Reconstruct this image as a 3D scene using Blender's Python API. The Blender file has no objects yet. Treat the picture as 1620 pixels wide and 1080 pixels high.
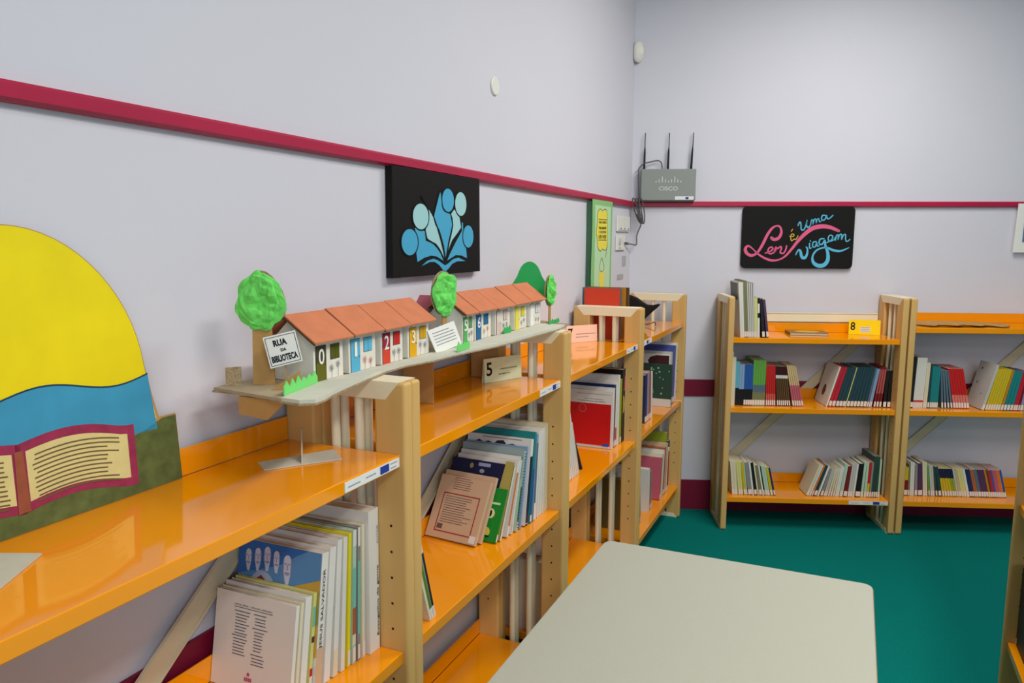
import bpy, bmesh, math, random
from mathutils import Matrix, Vector, Euler, noise
from math import sin, cos, tan, radians, pi

random.seed(7)
C = bpy.context.scene.collection
SC = bpy.context.scene

# ------------------------------------------------------------------ camera
def look_matrix(pitch, roll, h):
    c, s = cos(pitch), sin(pitch)
    fwd = Vector((0, c, -s)); right = Vector((1, 0, 0)); down = Vector((0, -s, -c))
    r2 = right * cos(roll) - down * sin(roll)
    d2 = right * sin(roll) + down * cos(roll)
    M = Matrix.Identity(4)
    for i in range(3):
        M[i][0], M[i][1], M[i][2] = r2[i], -d2[i], -fwd[i]
    M[2][3] = h
    return M
cam_d = bpy.data.cameras.new('camera')
cam = bpy.data.objects.new('camera', cam_d); C.objects.link(cam)
cam.matrix_world = look_matrix(0.1325, 0.0036, 1.4773)
cam_d.sensor_width = 36.0; cam_d.lens = 36.0 * 1211.0 / 1620.0
cam_d.clip_start = 0.02; cam_d.clip_end = 60
SC.camera = cam

# ------------------------------------------------------------------ light
W = bpy.data.worlds.new('world'); SC.world = W; W.use_nodes = True
W.node_tree.nodes['Background'].inputs[0].default_value = (0.84, 0.92, 1.0, 1)
W.node_tree.nodes['Background'].inputs[1].default_value = 0.10
def lamp(name, loc, sx, sy, power, col, rotz=0.0):
    d = bpy.data.lights.new(name, 'AREA'); d.shape = 'RECTANGLE'; d.size = sx; d.size_y = sy
    d.energy = power; d.color = col
    o = bpy.data.objects.new(name, d); C.objects.link(o); o.location = loc
    o.rotation_euler = (0, 0, rotz)
    return o
    return o
LC = (1.0, 0.965, 0.90)
lamp('ceiling_lamp', (1.50, 2.60, 2.93), 1.2, 0.30, 43, LC, radians(66))
lamp('ceiling_lamp', (1.15, 0.60, 2.93), 1.2, 0.30, 43, LC, radians(66))
lamp('ceiling_lamp', (0.75, -1.5, 2.93), 1.2, 0.30, 43, LC, radians(66))
win = lamp('unseen_window_light', (1.6, -3.52, 1.85), 3.2, 1.5, 62, (0.70, 0.86, 1.0))  # area light added for cool frontal light, as from an unseen window
win.rotation_euler = (radians(90), 0, 0)
SC.view_settings.view_transform = 'Standard'
SC.view_settings.look = 'None'
SC.view_settings.exposure = -0.06
SC.view_settings.gamma = 1.0
SC.view_settings.use_curve_mapping = False

# ------------------------------------------------------------------ frames of the two runs of shelves
TH = 0.4196
ROW = Matrix.Translation((-0.1963, 1.4933, 0)) @ Matrix.Rotation(pi / 2 - TH, 4, 'Z')   # x along the run, y to the wall
BACK = Matrix.Translation((1.0741, 3.7789, 0)) @ Matrix.Rotation(-0.0667, 4, 'Z')
P = 0.9068                                                                             # run pitch
WL, WB = 0.315, 0.310                                                                  # wall planes (y) in the two frames

# ------------------------------------------------------------------ materials
def lin(c):
    return tuple(((v / 255) / 12.92 if v / 255 <= 0.04045 else (((v / 255) + 0.055) / 1.055) ** 2.4) for v in c)
_M = {}
def mat(name, rgb, rough=0.6, spec=0.3, bump=None, var=None, coat=0.0, metal=0.0, grain=None):
    if name in _M: return _M[name]
    m = bpy.data.materials.new(name); m.use_nodes = True
    nt = m.node_tree; b = nt.nodes['Principled BSDF']
    col = lin(rgb) + (1,)
    b.inputs['Base Color'].default_value = col
    b.inputs['Roughness'].default_value = rough
    b.inputs['Specular IOR Level'].default_value = spec
    b.inputs['Metallic'].default_value = metal
    b.inputs['Coat Weight'].default_value = coat
    b.inputs['Coat Roughness'].default_value = 0.08
    if bump or var or grain:
        tc = nt.nodes.new('ShaderNodeTexCoord')
    if var:                                   # (scale, amount): gentle tone variation
        n = nt.nodes.new('ShaderNodeTexNoise'); n.inputs['Scale'].default_value = var[0]; n.inputs['Detail'].default_value = 4
        mp = nt.nodes.new('ShaderNodeMapping')
        mp.inputs['Scale'].default_value = grain or (1, 1, 1)
        nt.links.new(tc.outputs['Object'], mp.inputs[0]); nt.links.new(mp.outputs[0], n.inputs['Vector'])
        r = nt.nodes.new('ShaderNodeMapRange'); r.inputs['From Min'].default_value = 0.3; r.inputs['From Max'].default_value = 0.7
        r.inputs['To Min'].default_value = 1 - var[1]; r.inputs['To Max'].default_value = 1 + var[1]
        nt.links.new(n.outputs['Fac'], r.inputs['Value'])
        hs = nt.nodes.new('ShaderNodeHueSaturation'); hs.inputs['Color'].default_value = col
        nt.links.new(r.outputs[0], hs.inputs['Value']); nt.links.new(hs.outputs[0], b.inputs['Base Color'])
    if bump:                                  # (scale, strength, distance)
        n2 = nt.nodes.new('ShaderNodeTexNoise'); n2.inputs['Scale'].default_value = bump[0]; n2.inputs['Detail'].default_value = 3
        nt.links.new(tc.outputs['Object'], n2.inputs['Vector'])
        bp = nt.nodes.new('ShaderNodeBump'); bp.inputs['Strength'].default_value = bump[1]; bp.inputs['Distance'].default_value = bump[2]
        nt.links.new(n2.outputs['Fac'], bp.inputs['Height']); nt.links.new(bp.outputs[0], b.inputs['Normal'])
    _M[name] = m
    return m
def paint(rgb, rough=0.55, spec=0.25):
    return mat('print_%02x%02x%02x_%d' % (rgb[0], rgb[1], rgb[2], int(rough * 100)), rgb, rough, spec)

WALL = mat('wall_paint', (211, 211, 222), 0.75, 0.2, bump=(90, 0.12, 0.002), var=(1.3, 0.015))
CEIL = mat('ceiling_paint', (178, 176, 172), 0.9, 0.1)
RAIL = mat('crimson_paint', (172, 24, 66), 0.45, 0.35, var=(6, 0.06))
SKIRT = mat('burgundy_paint', (122, 14, 48), 0.55, 0.3)
CARPET = mat('teal_carpet', (6, 118, 111), 0.95, 0.05, bump=(420, 0.5, 0.004), var=(180, 0.12))
WOOD = mat('beech_veneer', (214, 173, 106), 0.5, 0.3, var=(14, 0.07), grain=(1.5, 1.5, 0.12))
WOODE = mat('beech_edge', (196, 166, 108), 0.5, 0.3, var=(14, 0.05), grain=(1.5, 1.5, 0.12))
CREAM = mat('cream_metal', (238, 228, 196), 0.42, 0.4)
ROD = mat('cream_rod', (226, 218, 190), 0.4, 0.4)
STEEL = mat('pale_steel', (212, 202, 172), 0.45, 0.4)
ORANGE = mat('orange_enamel', (246, 153, 0), 0.07, 0.5, coat=0.3, bump=(160, 0.03, 0.001))
HOLE = mat('peg_hole_dark', (60, 40, 25), 0.9, 0.1)
TABLE = mat('table_laminate', (170, 171, 157), 0.5, 0.3, var=(260, 0.025))
TEDGE = mat('table_edge', (150, 112, 82), 0.6, 0.2)
CARD = mat('brown_cardboard', (186, 146, 92), 0.85, 0.1, var=(20, 0.06))
CARDE = mat('cardboard_edge', (168, 148, 116), 0.9, 0.1, bump=(300, 0.6, 0.003), var=(220, 0.25))
GREYCARD = mat('grey_card', (196, 192, 178), 0.8, 0.1, var=(60, 0.03))
WHITE = mat('white_card', (232, 232, 228), 0.7, 0.2)
ROOF = mat('terracotta_card', (204, 126, 90), 0.8, 0.15, var=(26, 0.06))
PURPLE = mat('purple_roof_card', (176, 92, 104), 0.8, 0.15, var=(30, 0.08))
HWALL = mat('house_paper', (226, 222, 210), 0.8, 0.15, var=(40, 0.04))
GREENP = mat('green_crepe_paper', (112, 216, 100), 0.7, 0.2, var=(18, 0.08))
GREEND = mat('green_card', (52, 172, 92), 0.8, 0.15)
GRASS = mat('light_green_card', (122, 222, 120), 0.8, 0.15)
GRASSD = mat('mid_green_card', (62, 170, 92), 0.8, 0.15)
INK = paint((28, 28, 32), 0.7)
PAGES = mat('book_pages', (214, 206, 190), 0.85, 0.1, var=(300, 0.06), grain=(1, 1, 0.02))
STICKER = paint((226, 216, 208), 0.6)
PLASTIC = mat('white_plastic', (228, 227, 220), 0.35, 0.4)
BLACKB = mat('black_board', (20, 19, 20), 0.7, 0.2, bump=(250, 0.15, 0.001))

# ------------------------------------------------------------------ mesh building
class MB:
    def __init__(s, off=(0, 0, 0)):
        s.v = []; s.f = []; s.off = Vector(off)
    def add(s, vs, fs, M=None):
        n = len(s.v)
        for p in vs:
            p = Vector(p)
            if M is not None: p = M @ p
            s.v.append(tuple(p - s.off))
        for f in fs: s.f.append(tuple(i + n for i in f))
        return s
    def box(s, x0, x1, y0, y1, z0, z1, M=None):
        vs = [(x, y, z) for z in (z0, z1) for y in (y0, y1) for x in (x0, x1)]
        return s.add(vs, [(0, 2, 3, 1), (4, 5, 7, 6), (0, 1, 5, 4), (1, 3, 7, 5), (3, 2, 6, 7), (2, 0, 4, 6)], M)
    def prism(s, pts, a0, a1, axis='y', M=None):
        """pts: 2D polygon; extruded along axis from a0 to a1. y: pts=(x,z); x: pts=(y,z); z: pts=(x,y)"""
        def mk(p, a):
            return {'y': (p[0], a, p[1]), 'x': (a, p[0], p[1]), 'z': (p[0], p[1], a)}[axis]
        n = len(pts)
        vs = [mk(p, a0) for p in pts] + [mk(p, a1) for p in pts]
        fs = [tuple(range(n)), tuple(range(2 * n - 1, n - 1, -1))] + [(i, i + n, (i + 1) % n + n, (i + 1) % n) for i in range(n)]
        return s.add(vs, fs, M)
    def tube(s, path, r, n=10, caps=True, M=None):
        path = [Vector(p) for p in path]; vs = []; fs = []
        up = None
        for i, p in enumerate(path):
            t = (path[min(i + 1, len(path) - 1)] - path[max(i - 1, 0)]).normalized()
            if up is None: up = Vector((0, 0, 1)) if abs(t.z) < 0.9 else Vector((1, 0, 0))
            a = t.cross(up).normalized(); b = a.cross(t).normalized(); up = b
            rr = r[i] if isinstance(r, (list, tuple)) else r
            vs += [tuple(p + a * rr * cos(2 * pi * k / n) + b * rr * sin(2 * pi * k / n)) for k in range(n)]
        for i in range(len(path) - 1):
            for k in range(n):
                fs.append((i * n + k, i * n + (k + 1) % n, (i + 1) * n + (k + 1) % n, (i + 1) * n + k))
        if caps:
            fs.append(tuple(range(n - 1, -1, -1))); fs.append(tuple(range((len(path) - 1) * n, len(path) * n)))
        return s.add(vs, fs, M)
    def quad(s, a, b, c, d, M=None):
        return s.add([a, b, c, d], [(0, 1, 2, 3)], M)
    def poly(s, pts, M=None):
        return s.add(pts, [tuple(range(len(pts)))], M)
    def mesh(s, name, bevel=0.0, smooth=False, seg=2):
        me = bpy.data.meshes.new(name); me.from_pydata(s.v, [], s.f); me.update()
        bm = bmesh.new(); bm.from_mesh(me)
        bmesh.ops.recalc_face_normals(bm, faces=bm.faces) if not getattr(s, 'flat', False) else None
        if bevel: bmesh.ops.bevel(bm, geom=list(bm.edges), offset=bevel, segments=seg, affect='EDGES', profile=0.5, clamp_overlap=True)
        if smooth:
            for f in bm.faces: f.smooth = True
        bm.to_mesh(me); bm.free()
        return me
    def build(s, name, m, parent=None, M=None, bevel=0.0, smooth=False, seg=2):
        return put(name, s.mesh(name, bevel, smooth, seg), m, parent, M)
def put(name, me, m, parent=None, M=None):
    if m is not None and not me.materials: me.materials.append(m)
    o = bpy.data.objects.new(name, me); C.objects.link(o)
    if parent is not None: o.parent = parent
    if M is not None:
        if parent is not None: o.matrix_local = M
        else: o.matrix_world = M
    return o
def flatmb(off=(0, 0, 0)):
    b = MB(off); b.flat = True; return b
def tag(o, label=None, cat=None, group=None, kind=None):
    if label: o['label'] = label
    if cat: o['category'] = cat
    if group: o['group'] = group
    if kind: o['kind'] = kind
    return o
def thing(name, label, cat, M, group=None):
    o = bpy.data.objects.new(name, None); C.objects.link(o); o.matrix_world = M
    o.empty_display_size = 0.05
    return tag(o, label, cat, group)
def T(x, y, z): return Matrix.Translation((x, y, z))
def RZ(a): return Matrix.Rotation(a, 4, 'Z')
def RY(a): return Matrix.Rotation(a, 4, 'Y')
def RX(a): return Matrix.Rotation(a, 4, 'X')
FRONT = RX(pi / 2)                                       # flat print seen from -y
def axes(X, Y, o):
    X = Vector(X); Y = Vector(Y); Z = X.cross(Y); M = Matrix.Identity(4)
    for i in range(3): M[i][0], M[i][1], M[i][2], M[i][3] = X[i], Y[i], Z[i], o[i]
    return M
_T = {}
def text(name, s, w, h, m, parent, M, bold=0.0, depth=0.0):
    """lettering scaled into a w x h box centred on M's origin; set h=None to keep the aspect"""
    key = (s, bold)
    if key not in _T:
        cu = bpy.data.curves.new('lettering', 'FONT'); cu.body = s; cu.align_x = 'CENTER'; cu.offset = bold; cu.size = 1.0; cu.resolution_u = 3
        o = bpy.data.objects.new('lettering', cu); C.objects.link(o)
        dg = bpy.context.evaluated_depsgraph_get(); dg.update()
        me = bpy.data.meshes.new_from_object(o.evaluated_get(dg))
        bpy.data.objects.remove(o); bpy.data.curves.remove(cu)
        _T[key] = [tuple(v.co) for v in me.vertices], [tuple(p.vertices) for p in me.polygons]
    vs, fs = _T[key]
    xs = [v[0] for v in vs]; ys = [v[1] for v in vs]
    sx = w / (max(xs) - min(xs)); sy = sx if h is None else h / (max(ys) - min(ys))
    cx = (max(xs) + min(xs)) / 2; cy = (max(ys) + min(ys)) / 2
    b = flatmb(); b.add([((v[0] - cx) * sx, (v[1] - cy) * sy, 0) for v in vs], fs)
    return b.build(name, m, parent, M)
def catmull(pts, k=6):
    out = []; n = len(pts)
    for i in range(n - 1):
        p0, p1, p2, p3 = [Vector(pts[max(0, min(n - 1, j))]) for j in (i - 1, i, i + 1, i + 2)]
        for q in range(k):
            t = q / k
            out.append(0.5 * ((2 * p1) + (p2 - p0) * t + (2 * p0 - 5 * p1 + 4 * p2 - p3) * t * t + (3 * p1 - p0 - 3 * p2 + p3) * t ** 3))
    out.append(Vector(pts[-1])); return out
def ribbon(b, pts, w, y, k=6):
    """brush stroke in the xz plane at depth y; w: width or list of widths along the stroke"""
    sp = catmull(pts, k); n = len(sp); L = []; R = []
    for i, p in enumerate(sp):
        t = (sp[min(i + 1, n - 1)] - sp[max(i - 1, 0)])
        t = t.normalized() if t.length > 1e-9 else Vector((1, 0))
        if isinstance(w, (list, tuple)):
            q = i / (n - 1) * (len(w) - 1); j = min(int(q), len(w) - 2); ww = w[j] + (w[j + 1] - w[j]) * (q - j)
        else: ww = w
        nn = Vector((-t.y, t.x)) * ww / 2
        L.append(p + nn); R.append(p - nn)
    vs = [(p.x, y, p.y) for p in L] + [(p.x, y, p.y) for p in R]
    b.add(vs, [(i, n + i, n + i + 1, i + 1) for i in range(n - 1)])
    for e in (0, -1):
        c = sp[e]; r = (L[e] - R[e]).length / 2
        b.poly([(c.x + r * cos(2 * pi * q / 10), y, c.y + r * sin(2 * pi * q / 10)) for q in range(10)])
def ell(b, cx, cz, rx, rz, y, n=24):
    b.poly([(cx + rx * cos(2 * pi * q / n), y, cz + rz * sin(2 * pi * q / n)) for q in range(n)])
def rrect(x0, x1, z0, z1, r, n=5):
    out = []
    for cx, cz, a in ((x1 - r, z1 - r, 0), (x0 + r, z1 - r, 1), (x0 + r, z0 + r, 2), (x1 - r, z0 + r, 3)):
        for k in range(n + 1):
            t = pi / 2 * (a + k / n); out.append((cx + r * cos(t), cz + r * sin(t)))
    return out

# ================================================================== the room
HC = 2.95
def isect():                                              # world position of the corner of the two walls
    a = ROW @ Vector((0, WL, 0)); da = (ROW @ Vector((1, WL, 0))) - a
    b = BACK @ Vector((0, WB, 0)); db = (BACK @ Vector((1, WB, 0))) - b
    det = da.x * (-db.y) + db.x * da.y
    r = b - a
    t = (r.x * (-db.y) + db.x * r.y) / det
    return a + da * t
CORNER = isect()
cu = (ROW.inverted() @ CORNER).x; cb = (BACK.inverted() @ CORNER).x
MB().box(-3.2, cu + 0.05, WL, WL + 0.12, 0, HC).build('wall_left', WALL, None, ROW)['kind'] = 'structure'
MB().box(cb, 4.4, WB, WB + 0.12, 0, HC).build('wall_back', WALL, None, BACK)['kind'] = 'structure'
MB().box(-3.5, 6.0, -3.6, 4.9, -0.1, 0.0).build('floor', CARPET)['kind'] = 'structure'
MB().box(-3.5, 6.0, -3.6, 4.9, HC, HC + 0.1).build('ceiling', CEIL)['kind'] = 'structure'
MB().box(-3.5, 0.0, -3.72, -3.6, 0, HC).box(3.2, 6.0, -3.72, -3.6, 0, HC).box(0.0, 3.2, -3.72, -3.6, 0, 1.1).box(0.0, 3.2, -3.72, -3.6, 2.6, HC).build('wall_front', WALL)['kind'] = 'structure'
wf = MB()
for x in (0.0, 1.05, 2.10, 3.15): wf.box(x, x + 0.05, -3.69, -3.63, 1.1, 2.6)
wf.box(0.05, 3.15, -3.69, -3.63, 1.1, 1.15).box(0.05, 3.15, -3.69, -3.63, 2.55, 2.6)
wf.build('unseen_window_1', WHITE)['kind'] = 'structure'  # unseen window frame, added around the area light behind the camera
b = MB()                                                   # picture rail, a touch lower at the corner
for pr in (((-3.2, 1.709), (cu - 0.004, 1.680)),):
    (u0, z0), (u1, z1) = pr
    prof = [(WL, 0.0), (WL - 0.017, -0.002), (WL - 0.021, -0.007), (WL - 0.021, -0.026), (WL - 0.012, -0.031), (WL, -0.031)]
    n = len(prof)
    b.add([(u0, y, z0 + z) for y, z in prof] + [(u1, y, z1 + z) for y, z in prof],
          [tuple(range(n)), tuple(range(2 * n - 1, n - 1, -1))] + [(i, i + n, (i + 1) % n + n, (i + 1) % n) for i in range(n)])
b.build('trim_1', RAIL, None, ROW)['kind'] = 'structure'
MB().prism([(WB, 1.679), (WB - 0.017, 1.677), (WB - 0.021, 1.672), (WB - 0.021, 1.655), (WB - 0.013, 1.650), (WB, 1.650)], cb + 0.004, 4.4, 'x').build('trim_2', RAIL, None, BACK)['kind'] = 'structure'
MB().box(-3.2, cu - 0.004, WL - 0.008, WL, 0.636, 0.728).build('trim_3', SKIRT, None, ROW)['kind'] = 'structure'
MB().box(cb + 0.004, 4.4, WB - 0.008, WB, 0.636, 0.728).build('trim_4', SKIRT, None, BACK)['kind'] = 'structure'
MB().box(-3.2, cu - 0.005, WL - 0.012, WL, 0.0, 0.166).build('baseboard_left', SKIRT, None, ROW)['kind'] = 'structure'
MB().box(cb + 0.005, 4.4, WB - 0.012, WB, 0.0, 0.166).build('baseboard_back', SKIRT, None, BACK)['kind'] = 'structure'

# ================================================================== bookcases
D = 0.295
STILE = MB().box(0, 0.03, 0, 0.072, 0.004, 1.198).mesh('stile', 0.006, seg=3)
STILEB = MB().box(0, 0.03, 0.222, D, 0.004, 1.198).mesh('stile', 0.006, seg=3)
CAP = MB().prism([(0.012, 1.200), (D - 0.012, 1.200), (D - 0.045, 1.162), (0.045, 1.162)], -0.0006, 0.0306, 'x').mesh('top_rail', 0.0015)
FOOT = MB().prism([(0.012, 0.0), (D - 0.012, 0.0), (D - 0.030, 0.022), (0.030, 0.022)], -0.0006, 0.0306, 'x').mesh('foot_rail', 0.0015)
SPIN = [MB().tube([(0.015, y, 0.02), (0.015, y, 1.165)], 0.0095, 12, False).mesh('spindle', 0, True) for y in (0.118, 0.177)]
for me, m in ((STILE, WOOD), (STILEB, WOOD), (CAP, CREAM), (FOOT, CREAM), (SPIN[0], ROD), (SPIN[1], ROD)): me.materials.append(m)
def holes_mesh():
    b = flatmb()
    for x, s in ((-0.0004, -1), (0.0304, 1)):
        for y in (0.036, 0.258):
            for z in [0.30 + 0.055 * k for k in range(15)]:
                if any(abs(z - q) < 0.045 for q in (0.64, 1.055, 0.995)): continue
                r = 0.0030
                pts = [(x, y + r * cos(2 * pi * k / 8) * s, z + r * sin(2 * pi * k / 8)) for k in range(8)]
                b.poly(pts)
    return b.mesh('peg_holes')
HOLES = holes_mesh(); HOLES.materials.append(HOLE)
def frame_parts(root, x):
    M = T(x, 0, 0)
    s = put('stile', STILE, None, root, M); put('stile', STILEB, None, root, M)
    h = put('peg_holes', HOLES, None, s, Matrix.Identity(4)); h['kind'] = 'stuff'
    put('top_rail', CAP, None, root, M); put('foot_rail', FOOT, None, root, M)
    for q in SPIN: put('spindle', q, None, root, M)
def eu_label(root, x0, x1, z0, z1, fx):
    b = MB(); b.box(x0, x1, 0.0105, 0.0118, z0, z1)
    s = b.build('funding_label', paint((228, 230, 228)), root)
    w = (x1 - x0)
    c = flatmb(); c.quad((x0 + w * fx, 0.0101, z0 + 0.002), (x0 + w * (fx + 0.17), 0.0101, z0 + 0.002), (x0 + w * (fx + 0.17), 0.0101, z1 - 0.002), (x0 + w * fx, 0.0101, z1 - 0.002))
    c.build('blue_flag', paint((34, 62, 150)), s)
    c = flatmb(); zm = (z0 + z1) / 2
    for a, e, dz in ((0.05, 0.26, -0.001), (0.36, 0.54, 0.0005), (fx + 0.2, fx + 0.33, 0.004), (fx + 0.2, fx + 0.31, -0.0045)):
        c.quad((x0 + w * a, 0.0101, zm + dz - 0.0012), (x0 + w * e, 0.0101, zm + dz - 0.0012), (x0 + w * e, 0.0101, zm + dz + 0.0012), (x0 + w * a, 0.0101, zm + dz + 0.0012))
    c.build('fine_print', paint((150, 155, 165)), s)
def bookcase(name, label, M, width, levels, brace, group='beech bookcases with orange metal shelves', lab=None):
    root = thing(name, label, 'bookcase', M, group)
    frame_parts(root, 0.0); frame_parts(root, width - 0.03)
    xa, xb = 0.0305, width - 0.0305
    for z in levels:
        s = MB().box(xa, xb, 0.012, 0.2895, z - 0.026, z).build('shelf', ORANGE, root, None, 0.0018)
        MB().box(xa, xb, 0.2900, 0.294, z + 0.0002, z + 0.050).build('back_lip', ORANGE, s, None, 0.0008)
    c = MB().box(xa, xb, 0.2960, 0.2995, 1.050, 1.098)
    c.box(xa, xb, 0.2925, 0.2960, 1.094, 1.098)
    c.build('back_rail', CREAM, root, None)
    (x0, z0), (x1, z1) = brace                              # diagonal steel channel behind the shelves
    d = Vector((x1 - x0, z1 - z0)); L = d.length; a = math.atan2(d.y, d.x)
    Mb = T(x0, 0, z0) @ RY(-a)
    c = MB(); c.box(0, L, 0.2985, 0.3025, -0.024, 0.024); c.box(0, L, 0.2950, 0.2985, 0.020, 0.024); c.box(0, L, 0.2950, 0.2985, -0.024, -0.020)
    c.build('diagonal_brace', STEEL, root, Mb)
    if lab: eu_label(root, *lab)
    return root
LV = (1.055, 0.640, 0.172)
U1 = bookcase('bookcase', 'bookcase under the yellow cardboard cut-out, large white books on its middle shelf', ROW @ T(-0.9060, 0, 0), 0.9045, LV, ((0.031, 0.36), (0.877, 0.984)),
              lab=(0.692, 0.869, 1.0325, 1.0515, 0.62))
U2 = bookcase('bookcase', 'bookcase holding the pale green number 5 card, below the black logo canvas', ROW, 0.905, LV, ((0.031, 0.385), (0.877, 0.946)),
              lab=(0.705, 0.868, 1.0325, 1.0515, 0.60))
U3 = bookcase('bookcase', 'bookcase holding the pink number 7 card, red magazine on its middle shelf', ROW @ T(P, 0, 0), 0.905, LV, ((0.031, 0.385), (0.877, 0.946)),
              lab=(0.705, 0.868, 1.0325, 1.0515, 0.60))
U4 = bookcase('bookcase', 'last bookcase before the room corner, tall red books standing on its top', ROW @ T(2 * P, 0, 0), 0.905, LV, ((0.031, 0.385), (0.877, 0.946)),
              lab=(0.040, 0.200, 1.0325, 1.0515, 0.45))
B1 = bookcase('bookcase', 'bookcase under the black Ler sign, with the yellow number 8 card', BACK, 0.867, (0.995, 0.640, 0.172), ((0.031, 0.23), (0.836, 1.04)),
              lab=(0.64, 0.832, 0.1495, 0.1685, 0.62))
B2 = bookcase('bookcase', 'bookcase with torn brown cardboard lying on its top orange shelf', BACK @ T(0.875, 0, 0), 0.867, LV, ((0.031, 0.256), (0.836, 1.04)))
RC = ROW @ T(1.571, -1.303, 0) @ RZ(pi)
R1 = bookcase('bookcase', 'shadowed bookcase cut by the picture edge, dark books on its low shelf', RC, 0.905, LV, ((0.031, 0.385), (0.877, 0.946)))

# ================================================================== books
COL = {'white': (222, 220, 214), 'cream': (220, 210, 180), 'pale grey': (190, 188, 182), 'grey': (138, 138, 136), 'pale blue': (132, 160, 196), 'cyan': (96, 176, 200),
       'blue': (34, 84, 160), 'green': (96, 160, 62), 'red': (196, 30, 30), 'brown': (92, 66, 36), 'tan and pink': (204, 178, 130), 'crimson': (184, 34, 52),
       'dark teal': (36, 66, 76), 'pale yellow': (214, 212, 130), 'yellow': (206, 180, 34), 'black': (24, 22, 24), 'olive': (124, 124, 84), 'dark blue': (30, 46, 92),
       'orange': (214, 120, 52), 'maroon': (120, 26, 32), 'pale green': (176, 204, 180), 'dark green': (44, 74, 62), 'teal': (28, 128, 130), 'slate blue': (86, 108, 124),
       'vermilion': (208, 62, 34), 'lavender': (150, 140, 176), 'purple': (84, 50, 86), 'golden': (186, 126, 30), 'leaf green': (22, 136, 44), 'lime': (150, 160, 40), 'rose': (190, 92, 110), 'navy': (26, 30, 66),
       'tan': (206, 172, 140), 'mint': (118, 188, 170), 'lemon': (226, 212, 40), 'violet blue': (70, 84, 160), 'copper': (170, 96, 60)}
_BM = {}
def book_meshes(t, h, d, side):
    k = (round(t, 4), round(h, 3), round(d, 3), side)
    if k in _BM: return _BM[k]
    x0, x1 = (-t, 0.0) if side > 0 else (0.0, t)
    c = min(0.0016, t * 0.16); i = 0.0018
    cov = MB(); cov.box(x0, x0 + c, 0, d, 0, h); cov.box(x1 - c, x1, 0, d, 0, h); cov.box(x0 + c, x1 - c, 0, c, 0, h)
    pg = MB(); pg.box(x0 + c, x1 - c, c, d - i, i, h - i)
    _BM[k] = (cov, pg, x0, x1); return _BM[k]
_CM = {}
def book(M, t, h, d, col, label, group, lean=0.0, yaw=0.0, bands=(), sticker=0.026, name='book', cover=None, y=None):
    """M: contact point on the shelf; x along the shelf, y from the spine into the shelf"""
    side = 1 if lean >= 0 else -1
    if y is not None: d = min(d, 0.2885 - y - abs(sin(yaw)) * 0.03)
    cov, pg, x0, x1 = book_meshes(t, h, d, side)
    k = (col, id(cov))
    if k not in _CM:
        a = cov.mesh('book'); a.materials.append(mat('cover_' + col.replace(' ', '_'), COL[col], 0.45, 0.35))
        q = pg.mesh('pages'); q.materials.append(PAGES); _CM[k] = (a, q)
    a, q = _CM[k]
    o = put(name, a, None, None, M @ RZ(yaw) @ RY(radians(lean)))
    tag(o, label, 'book', group)
    put('pages', q, None, o)
    e = -0.0004
    for z0, z1, bc in bands:
        b = flatmb(); b.quad((x0, e, h * z0), (x1, e, h * z0), (x1, e, h * z1), (x0, e, h * z1))
        b.build('spine_band', paint(COL[bc] if isinstance(bc, str) else bc, 0.45), o)
    if sticker:
        b = flatmb(); b.quad((x0 + 0.0003, e * 2, 0.004), (x1 - 0.0003, e * 2, 0.004), (x1 - 0.0003, e * 2, 0.004 + sticker), (x0 + 0.0003, e * 2, 0.004 + sticker))
        b.build('spine_label', STICKER, o)
    o['x0'] = x0; o['x1'] = x1
    return o
ORD = ['', 'first', 'second', 'third', 'fourth', 'fifth', 'sixth', 'seventh', 'eighth', 'ninth', 'tenth', 'eleventh', 'twelfth', 'thirteenth', 'fourteenth', 'fifteenth', 'sixteenth']
def run(M, x, z, y, specs, phrase, group, origin='from the corner', first=None):
    """specs: (count, thickness mm, height mm, colour, lean, depth mm, options)"""
    flat = []
    for sp in specs:
        n, t, h, col, lean, d = sp[:6]; opt = sp[6] if len(sp) > 6 else {}
        for k in range(n): flat.append([t / 1000, h / 1000 * (1 + 0.012 * random.uniform(-1, 1) * opt.get('vary', 0)), col, lean, d / 1000, opt, k, n])
    for i, f in enumerate(flat):                              # ease the lean across each batch
        opt = f[5]
        if 'lean2' in opt and f[7] > 1: f[3] = f[3] + (opt['lean2'] - f[3]) * f[6] / (f[7] - 1)
    tot = {}
    for f in flat: tot[f[2]] = tot.get(f[2], 0) + 1
    cnt = {}; out = []; prev = None
    for t, h, col, lean, d, opt, k, n in flat:
        a = radians(lean)
        if prev is not None:
            pa, ph = prev
            if pa > a: x += min(ph * cos(pa), h * cos(a)) * (tan(pa) - tan(a)) + 0.0002
        w = t / cos(a)
        px = x + w if lean >= 0 else x
        cnt[col] = cnt.get(col, 0) + 1
        lab = ('the only %s book %s' % (col, phrase)) if tot[col] == 1 else '%s %s book %s, %s' % (ORD[cnt[col]], col, origin, phrase)
        o = book(M @ T(px, y + opt.get('dy', 0), z + 0.0004), t - 0.0004, h, d, col, opt.get('label', lab), group, lean, radians(opt.get('yaw', 0)), opt.get('bands', ()), opt.get('sticker', 0.026), y=y + opt.get('dy', 0))
        out.append(o); x += w + 0.0003; prev = (a, h)
    return out, x

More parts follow.
